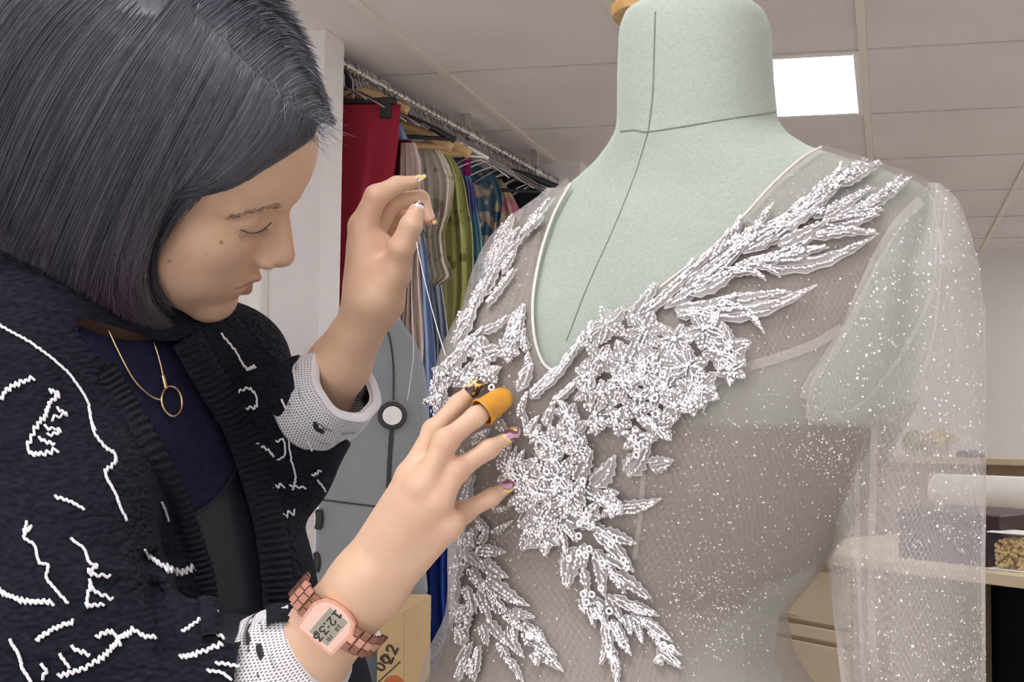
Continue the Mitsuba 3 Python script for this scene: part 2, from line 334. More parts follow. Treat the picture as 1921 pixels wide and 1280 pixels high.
pr('m_bind', (.72, .68, .65), .8, .3)
NECK = [(1070, 345), (1040, 400), (1016, 470), (1002, 540), (999, 590), (1004, 640), (1016, 676), (1030, 692), (1044, 692), (1075, 664), (1125, 615), (1200, 568), (1270, 515), (1340, 462), (1400, 400), (1450, 345), (1500, 300), (1540, 276), (1545, 100), (1000, 100), (1060, 330)]
ARM = [(1732, 372), (1690, 412), (1645, 480), (1610, 560), (1585, 620), (1545, 680), (1518, 712), (1530, 770), (1580, 800), (1690, 760), (1900, 700), (1900, 380), (1770, 330)]
def dress_sdf(p):
    px, py, d = proj(p); g = form_sdf(p)
    t = np.clip((py - 1140) / 300, 0, 1)
    return g - .030 * t
dress = Field(dress_sdf, flo - [.02, .02, 0], fhi + [.02, .02, 0], .005, norm=True)
sh = dress.mesh(.0045)
x, y, _ = proj(sh.vertices)
sc_b = np.maximum.reduce([-poly_sd(x, y, NECK), -poly_sd(x, y, ARM), 330 - y - (x < 1100) * 0 - np.where(x > 1300, 56, 0), y - 1600])
bod = clip(sh, sc_b)
tag('tulle_dress', 'sheer beige glitter tulle dress with silver beaded floral lace on the mint dress form', 'dress')
add('tulle_dress__bodice', bod, 'm_tulle', smooth=True)
# nude lining under the tulle, open where the photograph shows the mint form through
OPEN1 = [(1290, 740), (1400, 700), (1560, 640), (1700, 560), (1760, 700), (1700, 800), (1450, 802), (1290, 800)]
OPEN2 = [(1270, 1240), (1330, 1190), (1420, 1110), (1560, 1050), (1560, 1700), (1290, 1700)]
OPEN3 = [(1400, 380), (1480, 330), (1600, 330), (1800, 380), (1800, 300), (1500, 240)]
l1 = dress.mesh(.0022); x, y, dd = proj(l1.vertices); front = (dd - FD - (x - 1262) / F_PX * FD * -.53) 
sc_l = np.maximum.reduce([-poly_sd(x, y, NECK) + 8, -poly_sd(x, y, ARM) + 10, 420 - y, y - 1600, -poly_sd(x, y, OPEN1), -poly_sd(x, y, OPEN2), -poly_sd(x, y, OPEN3)])
add('tulle_dress__lining', clip(l1, sc_l), 'm_lining', smooth=True, label='opaque nude lining under the sheer tulle')
def band(key, pts, w, off=.0052, mat='m_band', n=50, field=None):
    q = spline(pts, n); t = np.gradient(q, axis=0); t /= np.linalg.norm(t, axis=1, keepdims=True); nn = np.stack([-t[:, 1], t[:, 0]], 1)
    g = np.stack([q + nn * w * s for s in (-.5, -.17, .17, .5)], 1)
    add(num(key), grid_mesh((field or dress).drape(g[..., 0], g[..., 1], off)), mat, smooth=True)
seam('tulle_dress__neck_binding', NECK[0:18], .0011, .0050, 'm_bind', 140, dress, label='narrow rolled tulle binding along the V neckline')
band('tulle_dress__seam', [(1728, 376), (1690, 412), (1648, 478), (1612, 556), (1586, 618), (1545, 682), (1518, 722), (1510, 748)], 19)
band('tulle_dress__seam', [(1330, 722), (1400, 690), (1470, 668), (1530, 645), (1580, 615)], 18)
band('tulle_dress__seam', [(1208, 860), (1205, 920), (1199, 985), (1190, 1050)], 9)
# ---- left sleeve hanging empty beside the body
SL = np.array([[343, 1744, 1757], [368, 1733, 1797], [392, 1712, 1806], [430, 1684, 1818], [500, 1640, 1838], [580, 1600, 1845], [660, 1556, 1848], [715, 1520, 1849], [760, 1511, 1850], [830, 1521, 1850], [900, 1533, 1850], [1000, 1549, 1849], [1080, 1557, 1847], [1150, 1563, 1849], [1250, 1574, 1849], [1340, 1585, 1849], [1480, 1600, 1846]], float)
ys = np.concatenate([np.linspace(343, 760, 46), np.linspace(772, 1480, 60)]); lo, hi = np.interp(ys, SL[:, 0], SL[:, 1]), np.interp(ys, SL[:, 0], SL[:, 2])
lo, hi = ndimage.gaussian_filter1d(lo, 1.2, mode='nearest'), ndimage.gaussian_filter1d(hi, 1.2, mode='nearest')
th = np.linspace(0, 2 * np.pi, 96, endpoint=False)
TH, YY = np.meshgrid(th, ys); C_, H_ = ((lo + hi) / 2)[:, None], ((hi - lo) / 2)[:, None]
foldk = np.clip((YY - 700) / 250, 0, 1)
sx = np.sign(np.cos(TH)) * np.abs(np.cos(TH)) ** .75
SX = C_ + H_ * sx
SLD = np.interp(ys, [343, 500, 760, 1000, 1480], [.735, .722, .735, .752, .765])[:, None]
HD = np.interp(ys, [343, 500, 760, 1000, 1480], [.012, .040, .046, .040, .036])[:, None]
SD = SLD - HD * np.sin(TH) * (1 - .0 * foldk) + foldk * .010 * np.sin(3.1 * TH + YY / 210) + foldk * .012 * np.exp(-((SX - 1640) / 26) ** 2) * np.sign(np.sin(TH)) + .004 * np.sin(5 * TH + YY / 90) * foldk
SX = SX + foldk * 6 * np.sin(YY / 70 + TH * 2) * (1 - np.abs(sx) ** 4)
fm_ = (np.sin(TH) > -.05) & (YY < 800)
fdep = (form.drape(SX[fm_], YY[fm_], .0065) - CAM) @ FWD; hit = np.abs(form.at(P(SX[fm_], YY[fm_], fdep))) < .010
SDn = SD.copy(); SDn[fm_] = np.where(hit, np.minimum(SD[fm_], fdep), SD[fm_]); dl = ndimage.gaussian_filter(np.minimum(SDn - SD, 0), (1.5, 1.0), mode=('nearest', 'wrap')); SD = SD + np.minimum(dl, SDn - SD)
slv = P(SX, YY, SD)
# lower front of the sleeve splits where the photograph shows the gap beside the waist
sm = grid_mesh(slv, wrap=True)
sm.faces = sm.faces[:, ::-1]
x, y, d = proj(sm.vertices)
inner = (YY.ravel() < 700) & (SX.ravel() < np.interp(YY.ravel(), ys, (lo + (hi - lo) * .42))) & (d > .735)
add('tulle_dress__sleeve', clip(sm, np.where(inner, 1.0, -1.0)), 'm_sleeve', smooth=True, label='sheer glittering left sleeve hanging empty')
def sleeve_line(xs, yy, front=True):
    i = np.clip(np.searchsorted(ys, yy), 0, len(ys) - 1)
    half = slice(2, 47) if front else slice(50, 95)
    out = []
    for xx, k in zip(xs, i):
        row = SX[k, half]; j = np.argmin(np.abs(row - xx)); dd = SD[k, half][j]; out.append(P(xx, ys[k], dd - .0008))
    return np.array(out)
def sleeve_band(key, pts, w):
    q = spline(pts, 50); a = sleeve_line(q[:, 0] - w / 2, q[:, 1]); b = sleeve_line(q[:, 0] + w / 2, q[:, 1])
    a, b = (ndimage.gaussian_filter1d(z, 1.5, axis=0, mode='nearest') for z in (a, b))
    add(num(key), grid_mesh(np.stack([a, b], 1)), 'm_band', smooth=True)
sleeve_band('tulle_dress__sleeve__seam', [(1640, 770), (1638, 900), (1634, 1050), (1636, 1180), (1648, 1300)], 14)
sleeve_band('tulle_dress__sleeve__seam', [(1605, 800), (1608, 950), (1612, 1100), (1622, 1290)], 9)
sleeve_band('tulle_dress__sleeve__seam', [(1515, 760), (1530, 850), (1548, 990), (1566, 1120), (1585, 1300)], 10)
sleeve_band('tulle_dress__sleeve__seam', [(1512, 752), (1560, 770), (1600, 774), (1636, 778)], 12)
sleeve_band('tulle_dress__sleeve__seam', [(1590, 772), (1640, 730), (1690, 660), (1730, 590), (1756, 520)], 10)
sleeve_band('tulle_dress__sleeve__seam', [(1845, 560), (1846, 800), (1845, 1050), (1845, 1300)], 8)
sleeve_band('tulle_dress__sleeve__seam', [(1762, 420), (1764, 500), (1752, 620), (1725, 720)], 6)
# ---- right sleeve behind, seen past the form's edge
S2 = np.array([[350, 1040, 1090], [400, 960, 1060], [450, 910, 1020], [520, 880, 990], [600, 862, 970], [700, 842, 950], [820, 838, 930], [1000, 842, 925], [1060, 842, 925], [1160, 836, 920], [1235, 792, 915], [1400, 770, 900]], float)
ys2 = np.linspace(352, 1400, 60); lo2, hi2 = [ndimage.gaussian_filter1d(np.interp(ys2, S2[:, 0], S2[:, i]), 1, mode='nearest') for i in (1, 2)]
TH2, Y2 = np.meshgrid(np.linspace(0, 2 * np.pi, 40, endpoint=False), ys2)
X2 = ((lo2 + hi2) / 2)[:, None] + ((hi2 - lo2) / 2)[:, None] * np.cos(TH2)
m2 = grid_mesh(P(X2, Y2, .865 - .035 * np.sin(TH2) + .004 * np.sin(4 * TH2 + Y2 / 60)), wrap=True)
add('tulle_dress__sleeve_001', m2, 'm_sleeve', smooth=True, label='sheer right sleeve mostly behind the bodice')
# ---------------------------------------------------------------- lace, beads, sequins and glitter on the dress
def lace_bump(p, n, uv):
    return .0005 * dr.abs(dr.sin(uv.x * 60 + dr.abs(uv.y - .5) * 14)) + .0004 * mikit.noise(uv.x * 90, uv.y * 60)
def lace_col(p, n, uv):
    s = dr.abs(dr.sin(uv.x * 60 + dr.abs(uv.y - .5) * 14))
    e = dr.clip(dr.abs(uv.y - .5) * 2, 0, 1)
    return dr.select(uv.x < 0, mi.Color3f(.64, .625, .64), mikit.mix((.32, .30, .295), (.60, .585, .60), dr.clip(.30 + .45 * s + .35 * e * e + .02, 0, 1)))
def lace_op(p, n, uv):
    s = dr.abs(dr.sin(uv.x * 60 + dr.abs(uv.y - .5) * 14))
    return dr.select(uv.x < 0, 1.0, dr.clip(.22 + .58 * mikit.smoothstep(.35, .8, s), .1, 1))
pr('m_lacecore', mikit.proc(lace_col), .55, .5, two=True, sheen=.3)
scene['m_lace'] = {'type': 'mask', 'opacity': mikit.proc(lace_op), 'bsdf': scene.pop('m_lacecore')}
pr('m_bead', (.90, .90, .93), .12, .9, clearcoat=.8)
pr('m_silver', (.92, .92, .94), .22, .5, 1.0)
pr('m_glit', (.98, .97, .96), .35, .8)
A_, B_, C_2, D_2 = (1000, 250, 2.56), (820, 560, 3.2), (820, 850, 2.977), (800, 250, 3.2)
LEAVES = []   # x0, y0, x1, y1, width, bend (all pixels)
def L(src, *rows):
    for r in rows:
        x0, y0, x1, y1, w = r[:5]; b = r[5] if len(r) > 5 else 0.0
        LEAVES.append((src[0] + x0 / src[2], src[1] + y0 / src[2], src[0] + x1 / src[2], src[1] + y1 / src[2], w / src[2], b))
L(A_, (470, 930, 610, 730, 70), (500, 900, 800, 600, 46, .08), (560, 880, 900, 560, 40), (640, 850, 1050, 520, 52, .06), (700, 800, 1120, 470, 50), (760, 740, 1010, 570, 60), (850, 650, 1090, 450, 56),
   (930, 560, 1160, 350, 44, .1), (880, 620, 960, 470, 40), (960, 530, 1010, 410, 34), (1010, 590, 1330, 310, 70, .05), (1100, 520, 1330, 330, 60), (1060, 560, 1290, 440, 60), (1200, 480, 1420, 330, 66), (1250, 450, 1480, 270, 60), (1300, 400, 1500, 190, 44, -.06),
   (1350, 340, 1480, 160, 26, .1), (1420, 300, 1560, 160, 24), (1440, 280, 1600, 150, 30), (1480, 270, 1670, 165, 34), (1500, 260, 1650, 180, 26, -.1), (1350, 420, 1640, 280, 42), (1400, 430, 1600, 300, 50), (1430, 440, 1760, 230, 34, .06), (1560, 380, 1810, 225, 44, .05), (1380, 450, 1660, 400, 60, .04),
   (1480, 420, 1680, 380, 36), (1340, 520, 1650, 500, 46, -.06), (1000, 650, 1360, 510, 56, .06), (1060, 640, 1640, 500, 74, .10), (980, 660, 1200, 590, 40), (1150, 610, 1420, 560, 44), (1060, 500, 1280, 400, 50), (1120, 470, 1400, 380, 60), (1180, 560, 1420, 440, 60),
   (740, 790, 1010, 650, 60, .1), (800, 740, 1060, 680, 52, -.1), (960, 690, 1190, 710, 44, -.22), (970, 700, 1120, 725, 30, -.2), (690, 860, 1000, 780, 70, .08), (720, 870, 1360, 740, 78, .10), (900, 830, 1240, 770, 56), (700, 890, 900, 870, 40), (860, 870, 1110, 970, 52, -.22), (760, 880, 900, 900, 40, -.1),
   (860, 960, 900, 870, 40), (150, 1130, 290, 960, 40), (60, 1220, 260, 1010, 34), (20, 1250, 190, 1100, 30), (0, 1270, 110, 1180, 24))
L(D_2, (190, 1290, 330, 980, 60, .06), (220, 1240, 380, 900, 56), (300, 1060, 420, 820, 60), (340, 1000, 470, 780, 60), (400, 880, 470, 640, 80), (430, 820, 520, 540, 90), (460, 760, 560, 600, 80), (480, 700, 600, 580, 50), (440, 800, 610, 640, 50), (500, 640, 560, 520, 40),
   (470, 860, 560, 730, 30), (600, 640, 700, 520, 34), (620, 600, 730, 520, 30, .1), (640, 570, 790, 410, 30), (340, 1210, 520, 1110, 44, .08), (380, 1060, 560, 830, 26), (240, 1200, 250, 1090, 26), (540, 1220, 600, 1040, 60), (500, 1280, 560, 1080, 60), (570, 1260, 610, 1190, 40))
L(B_, (20, 470, 250, 220, 60, .06), (60, 430, 330, 160, 50), (110, 420, 260, 260, 80), (150, 330, 280, 260, 60), (10, 640, 60, 420, 50), (30, 720, 90, 500, 60), (180, 470, 330, 360, 80), (260, 460, 400, 420, 60), (280, 380, 420, 330, 60), (200, 560, 260, 450, 50),
   (430, 360, 480, 90, 80, .04), (470, 330, 530, 50, 60), (440, 250, 500, 180, 50), (500, 560, 560, 330, 70, .1), (510, 480, 590, 400, 44), (540, 330, 520, 200, 46), (500, 700, 560, 560, 36), (560, 830, 520, 640, 40), (540, 800, 620, 700, 50), (570, 600, 700, 460, 70), (580, 580, 740, 420, 44),
   (640, 560, 900, 250, 40, .05), (690, 640, 900, 480, 50), (720, 620, 940, 430, 36), (660, 760, 720, 620, 60), (640, 880, 760, 770, 90), (500, 980, 540, 900, 34), (380, 720, 440, 820, 50), (300, 720, 400, 700, 60), (230, 860, 330, 780, 60),
   (200, 1000, 160, 900, 40), (240, 1090, 200, 960, 40), (190, 1240, 230, 1060, 60), (390, 1010, 460, 850, 60), (400, 960, 520, 1060, 50), (440, 1100, 490, 880, 60))
# leaves of the centre and the two lower sprays
L(C_2, (390, 150, 440, 10, 50), (450, 130, 580, 20, 110), (560, 150, 640, 30, 80), (640, 140, 560, -80, 90), (880, 180, 1010, 10, 110, .08), (800, 150, 900, -20, 90), (1080, 110, 1210, -60, 120), (1200, 60, 1330, 30, 90, .05), (1090, 130, 1100, 0, 40), (700, 170, 760, 20, 80), (840, 200, 960, 260, 90), (930, 240, 1060, 330, 80),
   (1020, 300, 1260, 245, 70, .06), (960, 230, 1040, 210, 60), (740, 330, 920, 420, 110), (700, 320, 600, 420, 100), (640, 240, 500, 300, 90), (600, 380, 500, 540, 130), (640, 380, 640, 540, 110), (560, 280, 480, 380, 90), (720, 360, 700, 520, 60), (860, 360, 930, 260, 70), (760, 240, 620, 160, 80), (520, 420, 570, 530, 90),
   (880, 400, 1000, 470, 60), (940, 430, 1130, 490, 76), (910, 430, 1110, 650, 80, -.05), (960, 560, 1110, 640, 70), (740, 390, 810, 490, 36), (720, 420, 750, 560, 30), (790, 520, 750, 750, 120, .05), (840, 500, 840, 650, 50), (880, 540, 1010, 660, 60), (930, 600, 1070, 720, 60, .04), (1000, 660, 1200, 800, 76), (980, 650, 1060, 780, 40),
   (900, 540, 950, 800, 66), (830, 640, 860, 780, 50), (840, 740, 890, 980, 56), (830, 800, 840, 890, 50), (900, 800, 960, 990, 64), (880, 860, 950, 940, 46), (960, 780, 1050, 960, 56), (1000, 780, 1240, 905, 56, .05), (1080, 830, 1230, 890, 50), (1090, 890, 1200, 990, 50), (1140, 920, 1310, 1060, 62), (1180, 1000, 1260, 1030, 40),
   (1190, 980, 1270, 1120, 40), (1240, 1080, 1360, 1140, 50), (1230, 1090, 1360, 1215, 66), (1220, 1150, 1260, 1200, 46), (1060, 900, 1090, 1020, 56), (1110, 930, 1150, 1070, 46), (980, 930, 1090, 1140, 60), (950, 950, 990, 1200, 60), (960, 1060, 930, 1190, 46), (980, 1080, 1010, 1290, 50), (1000, 960, 1040, 1100, 40), (1000, 1150, 1020, 1330, 46),
   (160, 560, 250, 400, 90), (240, 540, 400, 550, 70), (260, 500, 300, 420, 40), (270, 600, 420, 690, 76, .06), (200, 560, 300, 640, 60), (210, 640, 280, 760, 50), (300, 690, 540, 850, 84, .05), (260, 700, 420, 880, 50), (300, 780, 360, 900, 60), (380, 860, 460, 980, 46), (430, 890, 570, 920, 64), (400, 900, 520, 1000, 46), (470, 940, 620, 1060, 56),
   (540, 980, 625, 1060, 50), (520, 1030, 680, 1135, 60), (560, 1090, 715, 1225, 70), (560, 1120, 590, 1200, 46), (300, 940, 420, 1080, 60), (390, 1000, 505, 1150, 64), (360, 1060, 430, 1190, 46), (420, 1150, 500, 1290, 40), (280, 960, 310, 1080, 46), (440, 960, 460, 1060, 40), (510, 1000, 530, 1080, 36), (180, 740, 240, 900, 44), (250, 760, 330, 960, 50),
   (160, 850, 190, 1000, 96), (130, 960, 190, 1050, 70), (170, 1080, 150, 980, 60), (150, 1190, 220, 1060, 56), (200, 1250, 190, 1130, 30), (230, 1280, 220, 1150, 30), (150, 1280, 180, 1180, 30), (230, 1250, 270, 1080, 44), (140, 700, 160, 560, 60), (170, 640, 190, 500, 60), (120, 820, 150, 700, 40), (330, 300, 420, 290, 36, .1), (330, 440, 440, 370, 34), (300, 440, 230, 330, 34))
FLOWERS = [(A_, 390, 930, 95), (A_, 300, 985, 60), (A_, 560, 970, 100), (A_, 700, 1010, 85), (A_, 830, 960, 105), (A_, 940, 1050, 110), (A_, 950, 1140, 70), (A_, 620, 1120, 110), (A_, 480, 1110, 105), (A_, 350, 1100, 90), (A_, 760, 1130, 95), (A_, 800, 1230, 100), (A_, 650, 1220, 90), (A_, 290, 1180, 60), (A_, 480, 1220, 85),
           (B_, 1580, 560, 105), (B_, 1700, 350, 100), (B_, 1330, 560, 100), (B_, 1450, 640, 90), (B_, 1540, 630, 70), (B_, 1050, 580, 90), (B_, 950, 560, 90), (B_, 1160, 500, 100), (B_, 1280, 430, 90), (B_, 1000, 680, 90), (B_, 810, 700, 90), (B_, 860, 800, 100), (B_, 1130, 730, 90), (B_, 1240, 660, 90), (B_, 1350, 760, 110), (B_, 1230, 840, 80), (B_, 1000, 760, 60), (B_, 890, 900, 90),
           (B_, 300, 330, 90), (B_, 330, 460, 80), (B_, 450, 330, 70), (B_, 90, 470, 80), (B_, 200, 480, 80), (B_, 60, 600, 80), (B_, 720, 870, 110), (B_, 600, 800, 60), (B_, 760, 1060, 110), (B_, 640, 1150, 110), (B_, 850, 1180, 100), (B_, 560, 1060, 110), (B_, 1100, 1230, 60), (B_, 720, 950, 80),
           (C_2, 750, 250, 120), (C_2, 600, 350, 110), (C_2, 620, 460, 100), (C_2, 860, 350, 80), (C_2, 520, 220, 90), (C_2, 440, 100, 80), (C_2, 180, 900, 70), (C_2, 1000, 290, 60), (C_2, 200, 480, 70)]
rl = np.random.default_rng(3)
NS, NW = 11, 5
su, wv = np.linspace(0, 1, NS), np.linspace(-1, 1, NW)
def leaf_px(x0, y0, x1, y1, w, bend, blunt=.55):
    d = np.array([x1 - x0, y1 - y0]); Ln = np.hypot(*d); t = d / Ln; nrm = np.array([-t[1], t[0]])
    prof = np.sin(np.pi * np.clip(su, 0, 1) ** blunt) ** .8; prof[0], prof[-1] = .12, .05
    prof = prof * (1 + .16 * np.cos(np.arange(NS) * np.pi))
    cen = np.array([x0, y0]) + su[:, None] * d + (np.sin(np.pi * su) * bend * Ln)[:, None] * nrm
    return cen[:, None] + (prof[:, None] * wv * w / 2)[..., None] * nrm
items, meta, beads = [], [], []
def bead_rows(g, off, dens=6.5):
    """rows of beads along a leaf: pixel centres, spacing in px"""
    Ln = np.hypot(*(g[-1, NW // 2] - g[0, NW // 2])); n = max(2, int(Ln / dens))
    for q in ((-.5, .5) if rl.random() < .7 else (-.62, 0, .62)):
        s = (np.arange(n) + rl.random()) / n * .86 + .06
        j = (q + 1) / 2 * (NW - 1); j0 = min(int(j), NW - 2); col = g[:, j0] * (1 - (j - j0)) + g[:, j0 + 1] * (j - j0)
        pts = np.stack([np.interp(s, su, col[:, k]) for k in (0, 1)], 1) + rl.normal(0, .7, (n, 2))
        t = (g[-1, 2] - g[0, 2]) / Ln
        beads.extend((p[0], p[1], t[0], t[1], off + .0016) for p in pts if rl.random() < .85)
for r in LEAVES:
    off = .0062 + rl.random() * .0030; g = leaf_px(*r); items.append((g, off)); meta.append(('leaf', r)); bead_rows(g, off + .001, 6.5)
for src, u, v, R in FLOWERS:
    cx, cy, R = src[0] + u / src[2], src[1] + v / src[2], R / src[2] * .9
    n = rl.integers(5, 7); a0 = rl.random() * 6.28; off = .0075 + rl.random() * .003
    for k in range(n):
        a = a0 + k * 2 * np.pi / n + rl.normal(0, .12); r1 = R * (1.0 + .25 * rl.random())
        g = leaf_px(cx + 3 * np.cos(a), cy + 3 * np.sin(a), cx + r1 * np.cos(a), cy + r1 * np.sin(a), R * .70, .0, .8)
        items.append((g, off + .0008 * (k % 2))); meta.append(('petal', k)); bead_rows(g, off + .001, 7)
    for k in range(7): beads.append((cx + rl.normal(0, 2.6), cy + rl.normal(0, 2.6), rl.normal(), rl.normal(), off + .004))
allp = np.concatenate([g.reshape(-1, 2) for g, _ in items]); base = dress.drape(allp[:, 0], allp[:, 1], .005); nor = dress.normal(base)
uvl = np.stack(np.meshgrid(su, np.linspace(0, 1, NW), indexing='ij'), -1).reshape(-1, 2)
k0, fl, nleaf = 0, None, 0
for (g, off), (kind, r) in zip(items, meta):
    n = NS * NW; b = base[k0:k0 + n].reshape(NS, NW, 3); m = nor[k0:k0 + n].reshape(NS, NW, 3); k0 += n
    ridge = (.0011 * np.sin(np.pi * su)[:, None] * (1 - wv[None, :] ** 2) + (.0020 * su[:, None] ** 2 if kind == 'petal' else .0012 * rl.random() * su[:, None] ** 2))
    top = b + m * (off - .005 + ridge + .0006 * ((np.arange(NS) % 2)[:, None] * np.abs(wv)[None]))[..., None]
    uvk = uvl * [np.hypot(*(g[-1, 2] - g[0, 2])) / 60, 1]
    sheet = grid_mesh(top)
    nn = np.cross(sheet.vertices[sheet.faces[0, 1]] - sheet.vertices[sheet.faces[0, 0]], sheet.vertices[sheet.faces[0, 2]] - sheet.vertices[sheet.faces[0, 0]])
    if nn @ (CAM - sheet.vertices[0]) < 0: sheet.faces = sheet.faces[:, ::-1]
    ol = np.vstack([top[:, 0], top[::-1, -1]]); on_ = np.vstack([m[:, 0], m[::-1, -1]]); cd = frame_tube(ol + on_ * .0004, np.float64(.00046), 4, closed=True); mr = frame_tube(top[:, NW // 2] + m[:, NW // 2] * .0003, .00042, 4)
    nv_ = [len(sheet.vertices), len(cd.vertices), len(mr.vertices)]; sheet = cat([sheet, cd, mr]); uvk = np.vstack([uvk, np.full((nv_[1] + nv_[2], 2), -1.0)])
    if kind == 'leaf':
        add(num('tulle_dress__lace_leaf'), sheet, 'm_lace', smooth=True, uv=uvk)
    else:
        if r == 0: fl = num('tulle_dress__lace_flower'); fn = 0
        add(fl + ('__petal' if r == 0 else f'__petal_{r:03d}'), sheet, 'm_lace', smooth=True, uv=uvk)
# beads: short bugles and round seed beads, two meshes
bd = np.array(beads); bp = dress.drape(bd[:, 0], bd[:, 1], .005); bn = dress.normal(bp); bp = bp + bn * (bd[:, 4:5] - .004)
tw = P(bd[:, 0] + bd[:, 2], bd[:, 1] + bd[:, 3], FD) - P(bd[:, 0], bd[:, 1], FD); tw /= np.linalg.norm(tw, axis=1, keepdims=True) + 1e-9
tw -= bn * (tw * bn).sum(1, keepdims=True); tw /= np.linalg.norm(tw, axis=1, keepdims=True) + 1e-9
sp = trimesh.creation.icosphere(subdivisions=1); sv, sf = np.asarray(sp.vertices), np.asarray(sp.faces)
def scatter(cen, ax, nr, ra, rb, V=sv, Fc=sf):
    sd = np.cross(ax, nr); R = np.stack([ax, sd, nr], 1)
    s = np.stack([ra, rb, rb], 1)[:, None]
    v = np.einsum('nkj,nmk->nmj', R, V[None] * s) + cen[:, None]
    f = Fc[None] + (np.arange(len(cen)) * len(V))[:, None, None]
    return trimesh.Trimesh(v.reshape(-1, 3), f.reshape(-1, 3), process=False)
isb = rl.random(len(bd)) < .45
sz = rl.uniform(.00075, .00110, len(bd))
for m, nm, mt, st, lb in ((isb, 'tulle_dress__bugle_bead', 'm_silver', 1.9, 'silver bugle beads sewn over the lace'), (~isb, 'tulle_dress__seed_bead', 'm_bead', 1.1, 'round pearl white seed beads sewn over the lace')):
    add(nm, scatter(bp[m], tw[m], bn[m], sz[m] * st, sz[m] * (.75 if st > 1.5 else 1)), mt, smooth=True, kind='stuff', label=lb)
# ring sequins
SEQ = [(C_2, x, y) for x, y in ((1065, 580), (880, 525), (825, 545), (1015, 285), (1045, 285), (985, 270), (995, 495), (825, 455), (770, 580), (845, 770), (940, 735), (890, 770), (870, 335), (830, 385), (865, 370), (855, 150), (640, 95), (615, 230), (980, 870), (910, 905), (560, 1030), (1260, 1080), (1300, 1100), (860, 560), (860, 815), (950, 600), (1018, 455), (550, 1025))]
SEQ += [(B_, x, y) for x, y in ((1305, 730), (1385, 465), (1130, 690), (1225, 825), (1235, 925), (1240, 875), (850, 740), (360, 540), (1340, 600), (920, 1085), (1345, 690), (1720, 60), (1090, 1235))]
rp = np.array([(s[0] + u / s[2], s[1] + v / s[2]) for s, u, v in SEQ]); rb_ = dress.drape(rp[:, 0], rp[:, 1], .005); rn = dress.normal(rb_)
tor = trimesh.creation.torus(.0019, .00075, major_sections=14, minor_sections=6)
for p, n in zip(rb_, rn):
    m = tor.copy(); m.apply_transform(trimesh.geometry.align_vectors([0, 0, 1], n)); m.apply_translation(p + n * .0075)
    add(num('tulle_dress__sequin'), m, 'm_bead', smooth=True)
# glitter: tiny flakes fixed to the tulle
gp = []
def blob(n, x, y, sx_, sy): gp.append(np.stack([rl.normal(x, sx_, n), rl.normal(y, sy, n)], 1))
gp.append(np.stack([rl.uniform(840, 1640, 1300), rl.uniform(300, 1280, 1300)], 1))
blob(420, 1345, 1135, 62, 50); blob(170, 1500, 1040, 90, 90); blob(160, 945, 1000, 26, 60); blob(150, 1380, 360, 60, 40); blob(160, 1320, 430, 70, 60); blob(300, 1560, 830, 50, 60); blob(200, 900, 470, 30, 70); blob(140, 1010, 500, 50, 100); blob(150, 1300, 900, 60, 80)
gp = np.concatenate(gp); ok = (np.maximum.reduce([-poly_sd(gp[:, 0], gp[:, 1], NECK), -poly_sd(gp[:, 0], gp[:, 1], ARM)]) < -3) & (form_lo := np.interp(gp[:, 1], LVY, LV[:, 1]) < gp[:, 0]) & (np.interp(gp[:, 1], LVY, LV[:, 2]) > gp[:, 0])
gp = gp[ok]; g3 = dress.drape(gp[:, 0], gp[:, 1], .0050); gn = dress.normal(g3)
sl_m = clip(sm, np.where(inner, 1.0, -1.0)); fa = sl_m.area_faces; fi = rl.choice(len(fa), 4600, p=fa / fa.sum()); tri = np.asarray(sl_m.triangles)[fi]
bc = rl.dirichlet((1, 1, 1), 4600); s3 = (tri * bc[..., None]).sum(1); sn = np.asarray(sl_m.face_normals)[fi]; s3 = s3 + (CAM - s3) / np.linalg.norm(CAM - s3, axis=1, keepdims=True) * .0004
sxp, syp, _ = proj(s3); keep = rl.random(len(s3)) < np.clip(.42 + .9 * np.exp(-((sxp - 1650) ** 2 + (syp - 560) ** 2) / 2 / 75 ** 2) + .3 * (syp > 1180), 0, 1)
s3, sn = s3[keep], sn[keep]
fk, ar, br = np.array([[1, 0, 0], [0, 1, 0], [-1, 0, 0], [0, -1, 0], [0, 0, .4], [0, 0, -.4]], float), 0, 0
ff = np.array([[0, 1, 4], [1, 2, 4], [2, 3, 4], [3, 0, 4], [1, 0, 5], [2, 1, 5], [3, 2, 5], [0, 3, 5]])
def glitter(key, c, n, lb, g=1.0):
    n = n + rl.normal(0, .55, n.shape); n /= np.linalg.norm(n, axis=1, keepdims=True); a = np.cross(n, rl.normal(size=n.shape)); a /= np.linalg.norm(a, axis=1, keepdims=True)
    r = rl.uniform(.00042, .00088, len(c)) * np.where(rl.random(len(c)) < .12, 1.35, 1) * g
    add(key, scatter(c, a, n, r, r, fk, ff), 'm_glit', kind='stuff', label=lb)
glitter('tulle_dress__glitter', g3, gn, 'tiny white glitter dots on the bodice tulle', .78); glitter('tulle_dress__sleeve__glitter', s3, sn, 'tiny white glitter dots on the sleeve', 1.12)
